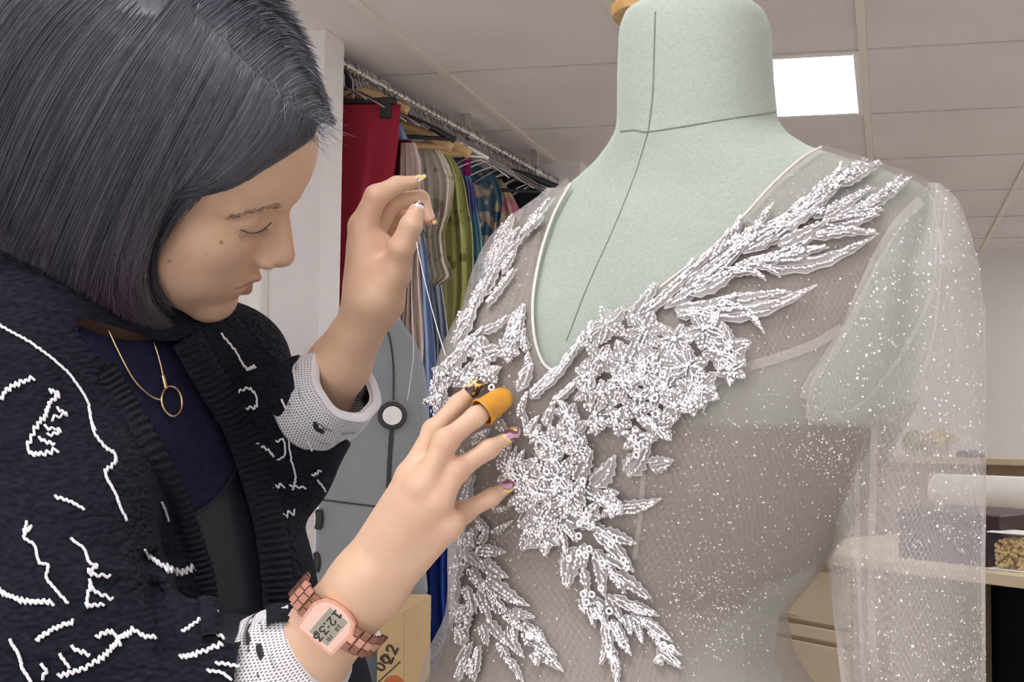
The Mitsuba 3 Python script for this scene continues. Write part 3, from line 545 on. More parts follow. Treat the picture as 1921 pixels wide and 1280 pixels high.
# ---------------------------------------------------------------- the seamstress: one continuous body
N0 = P(545, 398, .889); r_ = (N0 - CAM) / np.linalg.norm(N0 - CAM)
E1 = np.cross(r_, UP); E1 /= np.linalg.norm(E1); E2 = np.cross(E1, r_); E3 = -r_
HF = .88 * E1 - .40 * E2 + .25 * E3; HF /= np.linalg.norm(HF)
HR = -.40 * E1 - .35 * E2 + .85 * E3; HR -= HF * (HR @ HF); HR /= np.linalg.norm(HR)
HU = np.cross(HR, HF)
HM = np.stack([HF, HR, HU], 1)
def hp(f, r, u): return N0 + HM @ (np.array([f, r, u]) * .01)
def canon(p): return ((p - N0) @ HM * 100).astype(np.float32)
def head_sdf(p):
    q = canon(p); s = q.copy(); s[..., 1] = np.abs(s[..., 1]); sg = q[..., 1]
    g = ell(q, (-9.2, 0, 3.2), (8.9, 7.2, 8.4))
    g = smin(g, ell(q, (-5.0, 0, 3.8), (5.15, 6.2, 6.2)), 2.0)
    g = smin(g, ell(q, (-5.7, 0, -3.4), (4.6, 5.7, 6.4)), 1.8)
    g = smin(g, ell(q, (-6.0, 0, -7.9), (4.0, 4.4, 3.8)), 1.6)
    g = smin(g, ell(q, (-4.05, 0, -7.4), (2.65, 2.9, 3.0)), 1.4)
    g = smin(g, rc(s, (-4.3, 1.0, -11.5), (-8.8, 5.0, -7.2), 1.25, 1.7), 1.6)
    g = smin(g, ell(q, (-3.75, 0, -11.4), (1.65, 1.9, 1.5)), 1.2)
    g = smin(g, ell(s, (-4.0, 3.5, -3.4), (2.5, 2.3, 2.3)), 1.6)
    g = smin(g, ell(s, (-5.6, 3.3, -6.4), (3.0, 2.2, 3.0)), 2.0)
    g = smin(g, rc(s, (-.80, .6, 1.15), (-2.7, 4.6, .75), .62, .6), .9)
    g = smax(g, -ell(s, (-.70, 3.1, -.45), (1.0, 1.55, .90)), 1.1)
    n = rc(q, (-.95, 0, .2), (.58, 0, -3.7), .62, .74)
    n = smin(n, rc(q, (-1.6, 0, -1.2), (-.8, 0, -4.6), .8, 1.25), .6)
    n = smin(n, ell(q, (.52, 0, -4.30), (.88, .88, .82)), .5)
    n = smin(n, ell(s, (-.50, 1.08, -4.85), (.95, .58, .62)), .35)
    n = smin(n, rc(q, (.3, 0, -4.85), (-1.2, 0, -5.6), .42, .5), .4)
    n = smax(n, -ell(s, (-.15, .56, -5.42), (.42, .24, .30)), .2)
    g = smin(g, n, .55)
    g = smin(g, ell(s, (-2.55, 3.1, -.55), (1.35, 1.5, 1.2)), .18)          # closed upper lid over the eyeball
    g = smax(g, -rc(s, (-1.05, 1.9, -1.15), (-2.1, 4.4, -1.42), .07, .07), .16)  # lid crease at the lashes
    g = smin(g, rc(s, (-1.05, 0, -7.2), (-2.5, 2.2, -7.75), .46, .16), .35)
    g = smin(g, rc(s, (-1.62, 0, -8.75), (-2.75, 2.0, -8.05), .58, .16), .30)
    g = smax(g, -rc(s, (-.75, 0, -7.98), (-2.0, 2.2, -7.88), .08, .05), .12)
    return (g * .01).astype(np.float32)
def tipd(px, py): return float((dress.drape(np.array([px]), np.array([py]), .006) - CAM)[0] @ FWD)
# fingers of the right hand (on the dress) as joints: px, py, depth, radius in px
t1, t2, t3, t4 = tipd(890, 735), tipd(930, 765), tipd(955, 822), tipd(952, 915)
dm = t3 - .038; AD = .714
RH = [[(768, 892, dm + .004, 22), (814, 808, t1 - .026, 18.5), (860, 757, t1 - .016, 16), (887, 730, t1 - .010, 12.5)],
      [(792, 912, dm - .004, 24), (836, 828, t2 - .036, 21), (893, 782, t2 - .022, 18), (929, 757, t2 - .012, 14)],
      [(822, 945, dm - .002, 23), (857, 883, t3 - .032, 20.5), (917, 843, t3 - .020, 17), (954, 821, t3 - .010, 12)],
      [(846, 988, dm + .004, 21), (868, 962, t4 - .026, 19), (921, 934, t4 - .018, 16), (950, 916, t4 - .010, 11.5)],
      [(742, 1010, dm + .016, 24), (772, 940, dm + .034, 21), (810, 880, dm + .044, 18), (838, 840, dm + .040, 14)]]
WR = (692, 1092, dm + .024)
def J(j): return P(j[0], j[1], j[2]).astype(np.float32), j[3] * j[2] / F_PX
def chain(p, js, k=.004):
    g = None
    for a, b in zip(js[:-1], js[1:]):
        (A, ra), (B, rb) = J(a), J(b); d = rc(p, A, B, ra, rb); g = d if g is None else smin(g, d, k)
    return g
def right_hand(p):
    w = (*WR, 56)
    g = rc(p, J((690, 1100, WR[2], 50))[0], J((790, 955, dm + .006, 54))[0], 50 * WR[2] / F_PX, 46 * WR[2] / F_PX)
    for f, wr_ in zip(RH[:4], ((668, 1075), (684, 1088), (702, 1102), (716, 1112))):
        a, ra = J(f[0]); b, _ = J((wr_[0], wr_[1], WR[2], 1)); g = smin(g, rc(p, a, b, ra * 1.02, .0125), .010)
    for i, f in enumerate(RH):
        g = smin(g, chain(p, f), .006 if i < 4 else .010)
        A, ra = J((f[1][0], f[1][1], f[1][2], f[1][3] * 1.03)); g = smin(g, np.sqrt(((p - A) ** 2).sum(-1)) - ra, .004)
    g = smin(g, rc(p, *[J(q)[0] for q in ((668, 1098, WR[2] - .012, 1), (684, 1082, WR[2] - .012, 1))], .012, .012), .012)
    arm = rc(p, J((560, 1245, AD, 1))[0], J((690, 1098, WR[2], 1))[0], .029, .0235)
    g = smin(g, arm, .012)
    g = smin(g, rc(p, J((300, 1290, AD, 1))[0], J((560, 1245, AD, 1))[0], .036, .029), .01)
    return g.astype(np.float32)
# left hand, raised with the thread
LD = .95
LH = [[(680, 425, LD, 24), (706, 368, LD - .006, 20.5), (745, 347, LD + .006, 15.5), (778, 341, LD + .012, 12)],
      [(700, 440, LD + .022, 21), (735, 378, LD + .020, 18), (788, 374, LD + .030, 16.5), (806, 412, LD + .026, 11)],
      [(712, 455, LD + .040, 20), (742, 398, LD + .046, 17), (776, 420, LD + .050, 15), (768, 452, LD + .034, 12)],
      [(722, 480, LD + .054, 19), (748, 436, LD + .062, 15), (774, 448, LD + .064, 13), (766, 472, LD + .050, 11)],
      [(738, 515, LD - .004, 28), (752, 466, LD - .016, 23), (771, 424, LD - .018, 20), (781, 397, LD - .012, 15)]]
def left_hand(p):
    g = rc(p, J((700, 560, LD + .008, 1))[0], J((702, 470, LD + .010, 1))[0], .0215, .019)
    g = smin(g, rc(p, J((706, 556, LD + .02, 1))[0], J((716, 480, LD + .046, 1))[0], .021, .017), .02)
    g = smin(g, rc(p, J((678, 530, LD + .006, 1))[0], J(LH[0][0])[0], .012, .0115), .014)
    g = smin(g, rc(p, J((712, 550, LD, 1))[0], J(LH[4][0])[0], .019, .015), .012)
    for i, f in enumerate(LH): g = smin(g, chain(p, f), .0055)
    g = smin(g, rc(p, J((636, 685, .985, 1))[0], J((700, 572, LD + .008, 1))[0], .0265, .0205), .014)
    g = smin(g, rc(p, J((525, 870, 1.03, 1))[0], J((636, 685, .985, 1))[0], .036, .0265), .01)
    return g.astype(np.float32)
def trunk(p):
    g = rc(p, hp(-10.5, 0, -3.5), P(112, 572, .93), .054, .052)
    g = smin(g, ell(p, P(190, 780, .955), (.085, .075, .15)), .06)
    g = smin(g, rc(p, P(60, 745, .83), P(400, 740, 1.03), .048, .048), .03)
    g = smin(g, ell(p, P(260, 1150, .96), (.085, .075, .20)), .06)
    g = smin(g, rc(p, P(60, 750, .82), P(160, 1270, .715), .05, .042), .03)
    g = smin(g, rc(p, P(160, 1270, .715), P(300, 1290, AD), .042, .036), .02)
    g = smin(g, rc(p, P(415, 745, 1.02), P(525, 870, 1.03), .046, .038), .02)
    return g.astype(np.float32)
def boxed(fn, p, lo, hi, pad=.02):
    lo, hi = np.asarray(lo) - pad, np.asarray(hi) + pad
    m = ((p > lo) & (p < hi)).all(-1); out = np.maximum(np.maximum(lo - p, p - hi).max(-1), 0).astype(np.float32) + pad
    if m.any(): out[m] = fn(p[m])
    return out
hb = np.array([hp(*x) for x in np.ndindex(2, 2, 2) for x in [np.array(x) * [22, 16, 29] + [-19, -8, -15]]])
rb = np.array([J(j)[0] for f in RH for j in f] + [P(540, 1290, AD), P(690, 1110, WR[2])]); lb_ = np.array([J(j)[0] for f in LH for j in f] + [P(525, 870, 1.03), P(636, 685, .985)])
RHB, LHB, HDB = (rb.min(0) - .035, rb.max(0) + .035), (lb_.min(0) - .04, lb_.max(0) + .04), (hb.min(0), hb.max(0))
ra2 = (np.minimum(rb.min(0), P(290, 1330, AD - .06)) - .04, rb.max(0) + .04)
def body_sdf(p):
    p = p.astype(np.float32)
    g = trunk(p)
    g = smin(g, boxed(head_sdf, p, *HDB), .012)
    g = smin(g, boxed(right_hand, p, *ra2), .008)
    return smin(g, boxed(left_hand, p, *LHB), .008)
blo = np.minimum.reduce([HDB[0], P(-60, 1500, .72), P(0, 900, .76)]) - [.02, .03, 0]; bhi = np.maximum.reduce([HDB[1], RHB[1], LHB[1]]) + [.0, .06, .01]
blo[1] = min(blo[1], .60)
def skin_color(p):
    q = canon(p); s = np.abs(q[:, 1]); c = np.tile(np.array([.655, .435, .305]), (len(p), 1))
    nz = (meshkit.fbm(p * 55, 3) - .5)[:, None]
    c *= 1 + nz * np.array([.10, .16, .18])
    hd = ((q > [-12, -8, -15]) & (q < [4, 8, 9])).all(1)
    def blend(w, col): c[:] = c * (1 - w[:, None]) + np.array(col) * w[:, None]
    g = lambda cen, rad: np.exp(-(((np.stack([q[:, 0], s, q[:, 2]], 1) - cen) / rad) ** 2).sum(1)) * hd
    blend(.35 * g((-2.5, 3.8, -3.8), (2.5, 1.8, 1.6)), (.60, .32, .24)); blend(.35 * g((.9, 0, -4), (1.2, 1.3, 1.0)), (.60, .32, .24))
    # lips
    def cap(a, b, r, e): d = rc(np.stack([q[:, 0], s, q[:, 2]], 1), a, b, r, r * .45); return np.clip(.5 - d / e, 0, 1) * hd
    blend(.85 * np.maximum(cap((-.95, 0, -7.45), (-2.4, 2.3, -7.80), .50, .18), cap((-1.5, 0, -8.65), (-2.65, 2.1, -8.0), .62, .18)), (.40, .165, .145))
    blend(.9 * cap((-.65, 0, -7.98), (-1.95, 2.2, -7.88), .10, .14), (.16, .06, .06))
    blend(.42 * cap((-.6, 1.8, 1.3), (-2.5, 4.9, .65), .36, .5) * (q[:, 1] > 0), (.20, .14, .10))       # eyebrow
    blend(.55 * cap((-1.0, 1.9, -1.12), (-2.05, 4.5, -1.40), .12, .16) * (q[:, 1] > 0), (.10, .06, .05))    # lash line
    blend(.25 * g((-1.5, 3.2, -.0), (1.5, 1.5, .8)), (.50, .30, .24))
    x, y, d = proj(p)
    for mx, my, mr in ((415, 455, 4.5), (318, 490, 3.5), (316, 550, 3), (386, 478, 2.2)):
        blend(.75 * np.clip((mr - np.hypot(x - mx, y - my)) / 2, 0, 1) * (hd & (q[:, 1] > 0)), (.16, .08, .05))
    # knuckles and finger tips are pinker
    for f in RH + LH:
        for j, rr in ((f[1], 1.0), (f[3], 1.1), (f[0], .8)):
            A, ra = J(j); dd = np.linalg.norm(p - A, axis=1) / (ra * 1.5); blend(.34 * rr * np.exp(-dd ** 2), (.62, .32, .24))
    return np.clip(c, 0, 1)
pr('m_skin', VC, .42, .45, sheen=.15)
body = Field(body_sdf, blo, bhi, .0016, 10)
bm = body.mesh()
x, y, d = proj(bm.vertices)
tag('person', 'dark haired woman in a black cardigan sewing beads onto the dress', 'person')
add('person__body', bm, 'm_skin', smooth=True, color=skin_color(np.asarray(bm.vertices)))
# ---------------------------------------------------------------- hair
HAIRP = [(604, 236), (585, 262), (520, 296), (430, 347), (315, 370), (282, 440), (266, 500), (266, 560), (300, 598), (372, 632), (366, 646), (300, 636), (240, 612), (150, 566), (60, 506), (-30, 456), (-140, 380), (-220, 100), (-260, -300), (0, -480), (330, -460), (420, -200), (462, -80), (508, -5), (566, 80), (598, 165), (619, 226)]
def hair_sdf(p):
    q = canon(p)
    g = ell(q, (-9.3, 0, 3.2), (9.75, 8.6, 9.3))
    g = smin(g, ell(q, (-5.4, 0, 4.0), (5.9, 6.9, 6.9)), 1.5)
    g = smin(g, ell(q, (-11.6, 0, -1.0), (8.2, 9.8, 10.0)), 2.2); g = smin(g, ell(q, (-14.0, 0, 2.0), (12.0, 9.3, 10.6)), 2.2)
    g = smin(g, ell(q, (-11.0, 0, -9.0), (7.6, 9.6, 9.0)), 2.5); g = smin(g, ell(q, (-16.0, 0, -6.0), (9.5, 9.2, 8.5)), 2.5)
    # the parting: a shallow groove along the middle
    g = smax(g, -rc(q, (1.2, 0, 8.3), (-9.5, 0, 12.9), .36, .30), .4)
    x, y, d = proj(p)
    s = poly_sd(x, y, HAIRP) * d / F_PX * 100
    return (smax(g, s, 1.3) * .01).astype(np.float32)
hx = np.array([hp(*x) for x in np.ndindex(2, 2, 2) for x in [np.array(x) * [31, 22, 35] + [-27, -11, -20]]])
hair = Field(hair_sdf, hx.min(0), hx.max(0), .0030)
def hair_col(p):
    x, y, d = proj(p); c = np.tile([.056, .058, .074], (len(p), 1)) * (.75 + .5 * meshkit.noise(np.stack([x / 9, y / 160, x * 0], 1), 2))[:, None]
    w = np.clip((y - 380) / 260, 0, 1) * np.clip(meshkit.noise(np.stack([x / 40, y / 200, x * 0], 1), 5) * 1.6 - .35, 0, 1)
    return c * (1 - .6 * w[:, None]) + .6 * w[:, None] * np.array([.11, .05, .085])
pr('m_hair', VC, .36, .6, bump=None, sheen=.2)
hm = hair.mesh(); add('person__hair', hm, 'm_hair', smooth=True, color=hair_col(np.asarray(hm.vertices)), label='straight dark bob with a centre parting and purple ends')
PART = spline([(300, -60), (345, 0), (402, 62), (452, 112), (500, 155), (545, 196), (592, 234)], 100)
NEAR = [[(200, -130), (50, -50), (-60, 110), (-90, 280), (-110, 400)], [(260, -90), (110, 20), (10, 170), (-40, 310), (-80, 420)], [(330, -20), (220, 110), (130, 270), (70, 400), (30, 480)], [(365, 25), (290, 150), (200, 320), (140, 450), (110, 540)],
        [(402, 62), (340, 180), (262, 330), (205, 470), (180, 580)], [(430, 92), (378, 190), (308, 330), (248, 460), (225, 550), (270, 622)], [(452, 112), (405, 210), (345, 320), (292, 400), (255, 490), (255, 570), (320, 632)],
        [(475, 134), (430, 226), (372, 318), (318, 378), (274, 460), (264, 545), (296, 602), (370, 638)], [(500, 155), (465, 232), (410, 306), (345, 358), (304, 400), (274, 470), (266, 540)], [(530, 184), (505, 244), (448, 312), (385, 350), (318, 368)], [(560, 208), (545, 254), (500, 296), (432, 342), (340, 366)], [(590, 232), (580, 256), (522, 290), (440, 338), (380, 356)]]
FAR = [[(300, -60), (380, -100), (470, -92)], [(345, 0), (420, -50), (505, -45)], [(402, 62), (475, 10), (552, 20)], [(452, 112), (520, 62), (582, 84)], [(500, 155), (556, 118), (600, 152)], [(545, 196), (584, 180), (615, 206)], [(592, 234), (606, 226), (622, 236)]]
def strands(guides, N, seed, off=(.0006, .0036), r=.00034, M=16):
    R = np.random.default_rng(seed); G = np.array([spline(g, M) for g in guides]); u = R.random(N) * (len(G) - 1); k = u.astype(int); t = (u - k)[:, None, None]
    q = G[k] * (1 - t) + G[np.minimum(k + 1, len(G) - 1)] * t
    wob = R.normal(0, 1, (N, 1, 2)) * np.linspace(.6, 3.5, M)[None, :, None] + np.stack([np.sin(np.linspace(0, 3, M)[None] * R.uniform(.5, 1.6, (N, 1)) + R.random((N, 1)) * 6) * R.uniform(0, 3, (N, 1)), np.zeros((N, M))], -1)
    q = q + wob; cut_ = R.uniform(.82, 1.03, N); s = np.linspace(0, 1, M)
    q = np.stack([np.stack([np.interp(s * c, s, a[:, 0]), np.interp(s * c, s, a[:, 1])], 1) for a, c in zip(q, cut_)])
    o = R.uniform(*off, (N, 1)); p = hair.drape(q[..., 0], q[..., 1], 0.0015); n = hair.normal(p)
    p = p + n * (o * np.linspace(.4, 1, M)[None])[..., None]
    for _ in range(2): p[:, 1:-1] = .5 * p[:, 1:-1] + .25 * (p[:, 2:] + p[:, :-2])
    return p
def strand_mesh(p, r):
    N, M = p.shape[:2]; t = np.gradient(p, axis=1); t /= np.linalg.norm(t, axis=-1, keepdims=True) + 1e-9
    a = np.cross(t, np.array([.2, -.9, .4])); a /= np.linalg.norm(a, axis=-1, keepdims=True) + 1e-9; b = np.cross(t, a)
    rr = (r * np.array([1] * (M - 3) + [.8, .55, .2]))[None, :, None, None] if np.isscalar(r) else r[..., None, None]
    an = np.arange(3) * 2 * np.pi / 3
    v = p[:, :, None] + rr * (np.cos(an)[:, None] * a[:, :, None] + np.sin(an)[:, None] * b[:, :, None])
    i, j = np.meshgrid(np.arange(M - 1), np.arange(3), indexing='ij'); q = np.stack([i * 3 + j, i * 3 + (j + 1) % 3, (i + 1) * 3 + (j + 1) % 3, (i + 1) * 3 + j], -1).reshape(-1, 4)
    f = np.vstack([q[:, [0, 1, 2]], q[:, [0, 2, 3]]])[None] + (np.arange(N) * M * 3)[:, None, None]
    return trimesh.Trimesh(v.reshape(-1, 3), f.reshape(-1, 3), process=False)
def strand_col(m, N, M, seed, lift=1.0):
    R = np.random.default_rng(seed); c = hair_col(np.asarray(m.vertices)).reshape(N, -1, 3)
    return (c * (R.lognormal(0.15, .42, (N, 1, 1)) * lift)).reshape(-1, 3)
st = np.concatenate([strands(NEAR, 5200, 1), strands(FAR, 1500, 2)]); hs = strand_mesh(st, .00036)
add('person__hair__strand', hs, 'm_hair', smooth=True, color=strand_col(hs, *st.shape[:2], 5), kind='stuff')
# flyaway hairs at the forehead and along the parting
R = np.random.default_rng(12); fw = []
for k in range(90):
    x0, y0 = 575 + R.normal(0, 14), 225 + R.normal(0, 10); a = R.normal(.35, .4); Ln = R.uniform(30, 80); b0 = R.normal(0, .5); s = np.linspace(0, 1, 8)
    d0 = .865 + R.normal(0, .008); fw.append(P(x0 + Ln * s * np.cos(a + b0 * s), y0 + Ln * s * np.sin(a + b0 * s) + 6 * s * s, d0 + s * R.normal(0, .012)))
for k in range(0):
    x0, y0 = 596 + R.normal(0, 8), 262 + R.normal(0, 14); Ln = R.uniform(40, 110); s = np.linspace(0, 1, 8)
    fw.append(P(x0 + 22 * s - 30 * s * s + R.normal(0, 4) * s, y0 + Ln * s, .872 + R.normal(0, .008) - .01 * s))
for k in range(70):
    i = R.integers(20, 95); x0, y0 = PART[i]; s = np.linspace(0, 1, 8); Ln = R.uniform(15, 50); a = R.choice([R.uniform(-2.2, -.6), R.uniform(1.5, 2.4)])
    b = hair.drape(np.array([x0]), np.array([y0]), .001)[0]; dd = float((b - CAM) @ FWD); fw.append(P(x0 + Ln * s * np.cos(a), y0 + Ln * s * np.sin(a) + 8 * s * s, dd - .004 - .006 * np.sin(np.pi * s)))
fw = np.array(fw); fm = strand_mesh(fw, .00022); add('person__hair__flyaway', fm, 'm_hair', smooth=True, color=strand_col(fm, *fw.shape[:2], 6, 2.5), kind='stuff')
# lashes and brow hairs
ls = []
for k in range(24):
    t = k / 23; c = np.array([-1.0, 1.95, -1.15]) * (1 - t) + np.array([-2.05, 4.45, -1.42]) * t + [.12 + .28 * math.sin(math.pi * t), 0, 0]; s = np.linspace(0, 1, 6)[:, None]
    dirn = np.array([.55, .10 + .35 * (t - .3), -.62]); ls.append(np.array([hp(*z) for z in c + s * dirn * (.55 + .45 * R.random()) + s ** 2 * np.array([.18, 0, .16])]))
lid = body.drape(*spline([(452, 431), (466, 437), (482, 437), (497, 429), (509, 418)], 24).T, .0002)
add('person__eyelid_line', frame_tube(lid, .00042, 6), pr('m_lidline', (.07, .04, .035), .5, .3), smooth=True)
ls = np.array(ls); lm = strand_mesh(ls, np.tile(np.linspace(.00022, .00006, 6), (24, 1))); pr('m_lash', (.02, .016, .016), .5, .3); add('person__eyelash', lm, 'm_lash', smooth=True, kind='stuff')
bw = []
for k in range(80):
    t = R.random(); c = np.array([-.6, 1.9, 1.32]) * (1 - t) + np.array([-2.9, 5.9, .45]) * t; c[2] += R.normal(0, .16)
    pb = hp(*(c + [.35, .05, 0])); x, y, _ = proj(pb[None]); q = body.drape(np.array([x[0], x[0] - 7]), np.array([y[0], y[0] + 2.0 + R.normal(0, 1)]), .0005); bw.append(q[0] + np.linspace(0, 1, 4)[:, None] * (q[1] - q[0]))
bw = np.array(bw); bm_ = strand_mesh(bw, np.tile(np.array([.0002, .0002, .00015, .00008]), (len(bw), 1))); pr('m_brow', (.19, .125, .09), .6, .3); add('person__eyebrow', bm_, 'm_brow', smooth=True, kind='stuff')

# ---------------------------------------------------------------- clothes
def knit_fuzz(p, n, uv): return .0030 * mikit.noise(p.x * 260, p.y * 260, p.z * 400)
pr('m_knit', mikit.proc(lambda p, n, uv: mikit.mix((.0065, .0075, .013), (.020, .022, .034), mikit.noise(p.x * 300, p.y * 300, p.z * 500))), .95, .1, sheen=.35, bump=mikit.proc(knit_fuzz, .0008))
pr('m_rib', (.017, .018, .027), .95, .1, sheen=.4, bump=mikit.proc(knit_fuzz, .0008))
pr('m_navy', mikit.proc(lambda p, n, uv: mikit.mix((.011, .012, .036), (.019, .020, .056), mikit.noise(p.x * 160, p.y * 160, p.z * 160))), .9, .15, sheen=.3, bump=mikit.proc(lambda p, n, uv: .001 * mikit.noise(p.x * 500, p.y * 500, p.z * 500), .0006))
pr('m_satin', (.0085, .0095, .017), .55, .4)
pr('m_yarn', (.80, .80, .84), .85, .2, sheen=.5)
def cardi(p):
    p = p.astype(np.float32)
    g = rc(p, P(165, 745, .94), P(240, 1150, .95), .112, .118)
    g = smin(g, rc(p, P(240, 1150, .95), P(265, 1460, .95), .118, .13), .05)
    g = smin(g, rc(p, P(362, 745, 1.01), P(428, 1150, 1.01), .058, .066), .06)
    g = smin(g, rc(p, P(428, 1150, 1.01), P(450, 1440, 1.01), .066, .075), .05)
    g = smin(g, rc(p, P(60, 790, .85), P(110, 1440, .88), .095, .11), .06)
    g = smin(g, rc(p, P(20, 735, .83), P(120, 1240, .728), .072, .082), .035)
    g = smin(g, rc(p, P(130, 1265, .728), P(505, 1268, AD + .002), .068, .043), .016)
    g = smin(g, rc(p, P(70, 640, .89), P(400, 690, 1.02), .068, .058), .05)
    g = smin(g, rc(p, P(20, 600, .92), P(110, 640, .93), .075, .075), .05)
    g = smin(g, rc(p, P(410, 725, 1.03), P(505, 850, 1.04), .058, .052), .03)
    g = smin(g, rc(p, P(512, 862, 1.04), P(590, 762, .99), .054, .047), .02)
    # soft folds
    x, y, d = proj(p)
    fold = .004 * np.sin((x * .55 + y * .30) / 38 + 1.2 * np.sin(y / 130)) + .003 * np.sin((x * .2 - y * .9) / 46 + 2)
    g = g + fold * .8 - .006 * np.exp(-((y - (1075 + .10 * (x - 230))) / 22) ** 2) * ((x > 150) & (x < 330)) + .009 * np.exp(-((x - (300 + .25 * (y - 1150))) / 16) ** 2) * (y > 1040) * (y < 1240)
    return g.astype(np.float32)
clo, chi = P(-160, 1620, .80), P(700, 560, 1.0); clo[1], chi[1] = .62, 1.17; chi[0] = P(690, 800, 1.0)[0]
cardigan = Field(cardi, clo - [.02, 0, .02], chi + [.02, 0, .06], .0040)
OPENC = [(140, 592), (180, 604), (245, 622), (300, 640), (352, 640), (462, 835), (514, 1030), (520, 1150), (500, 1182), (450, 1205), (412, 1207), (365, 1040), (330, 925), (262, 790), (196, 680), (150, 634)]
cm = cardigan.mesh(); x, y, d = proj(cm.vertices)
fr_ = np.where(d < .985 + .0 * x, -poly_sd(x, y, OPENC), -50.0)
neckhole = 60 - np.linalg.norm((np.asarray(cm.vertices) - P(92, 560, .93)) / [.066, .066, .062], axis=1) * 60
endcap = np.where((d < .78) & (x > 440), (x - 512) * .70 - (y - 1262) * .72, -50.0)
endc2 = np.where((d > .93) & (x > 560), (x - 592) * .74 - (y - 760) * .68, -50.0)
cc = clip(cm, np.maximum.reduce([fr_, neckhole, endcap, endc2]))
add('person__cardigan', cc, 'm_knit', smooth=True, label='black knitted cardigan with white stitched line drawings')
# the inner tops
im = Field(lambda p: cardi(p) + .010, clo - [.02, 0, .02], chi + [.02, 0, .06], .0045)
tm = im.mesh(); x, y, d = proj(tm.vertices)
reg = poly_sd(x, y, [(90, 590), (150, 612), (200, 632), (250, 640), (330, 632), (380, 640), (490, 835), (540, 1030), (540, 1260), (380, 1260), (320, 1040), (280, 925), (210, 800), (120, 700), (60, 640)])
edge = np.interp(x, [200, 330, 360, 400, 430, 458, 470, 560], [1040, 985, 968, 940, 905, 858, 846, 800])
add('person__navy_top', clip(tm, np.maximum.reduce([reg, np.where(d > 1.0, 9.0, -9.0), y - edge - 14])), 'm_navy', smooth=True)
tb = im.mesh(-.0 + .0016); x, y, d = proj(tb.vertices); edge = np.interp(x, [200, 330, 360, 400, 430, 458, 470, 560], [1040, 985, 968, 940, 905, 858, 846, 800])
reg = poly_sd(x, y, [(90, 590), (380, 640), (490, 835), (540, 1030), (540, 1260), (380, 1260), (300, 1040), (260, 925), (60, 640)])
add('person__black_bodice', clip(tb, np.maximum.reduce([reg, np.where(d > 1.0, 9.0, -9.0), edge - y])), 'm_satin', smooth=True)
eq = spline([(330, 985), (360, 968), (400, 940), (430, 905), (458, 856)], 40); add('person__black_bodice__trim', frame_tube(im.drape(eq[:, 0], eq[:, 1], .002), .0016, 8), 'm_satin', smooth=True)
def rib_band(key, pts, w, off, n, field, ribs):
    q = spline(pts, n); t = np.gradient(q, axis=0); t /= np.linalg.norm(t, axis=1, keepdims=True); nn = np.stack([-t[:, 1], t[:, 0]], 1)
    cross = np.array([-.56, -.5, -.3, -.1, .1, .3, .5, .56]); hgt = np.array([-.006, .0, .0018, .0022, .0022, .0018, .0, -.006])
    g = q[:, None] + nn[:, None] * (cross * w)[None, :, None]
    p = field.drape(g[..., 0], g[..., 1], 0.0); m = field.normal(p)
    for _ in range(3): m = ndimage.uniform_filter(m, (7, 3, 1), mode='nearest')
    s = np.arange(n); rip = .0013 * np.cos(s / n * ribs * 2 * np.pi)
    p = p + m * (off + hgt[None] + rip[:, None] * (np.abs(cross) < .52)[None])[..., None]
    sh_ = grid_mesh(p); f0 = np.cross(p[1, 3] - p[0, 3], p[0, 4] - p[0, 3])
    if f0 @ m[0, 3] < 0: sh_.faces = sh_.faces[:, ::-1]
    add(key, sh_, 'm_rib', smooth=True)
rib_band('person__cardigan__rib_band', [(352, 634), (398, 715), (450, 800), (482, 890), (508, 985), (522, 1090), (526, 1180)], 48, .003, 300, cardigan, 46)
rib_band('person__cardigan__rib_band_001', [(196, 690), (250, 780), (318, 905), (358, 1005), (384, 1095), (398, 1200)], 32, .003, 260, cardigan, 40)
# stitched drawings
U = lambda pts: [(u / 1.777, 560 + v / 1.777) for u, v in pts]
def stitch(pts, amp, step=4.2, r=.00085, seed=0, off=.0015):
    q = np.array(U(pts)); Ln = np.hypot(*np.diff(q, axis=0).T).sum(); n = max(6, int(Ln / step)); q = spline(q, n) if len(q) > 2 else q[0] + np.linspace(0, 1, n)[:, None] * (q[1] - q[0])
    Rz = np.random.default_rng(seed + 50); z = amp * np.where(np.arange(n) % 2, 1, -1) * Rz.uniform(.6, 1.2, n)
    q = q + np.stack([.35 * z, .95 * z], 1) + Rz.normal(0, .5, (n, 2))
    q = np.repeat(q, 3, 0)[1:-1] if 0 else np.stack([np.interp(np.linspace(0, n - 1, 3 * n), np.arange(n), q[:, k]) for k in (0, 1)], 1)
    p = cardigan.drape(q[:, 0], q[:, 1], off)
    jump = np.linalg.norm(np.diff(p, axis=0), axis=1).max()
    add(num('person__cardigan__stitched_line'), frame_tube(p, r, 6), 'm_yarn', smooth=True)
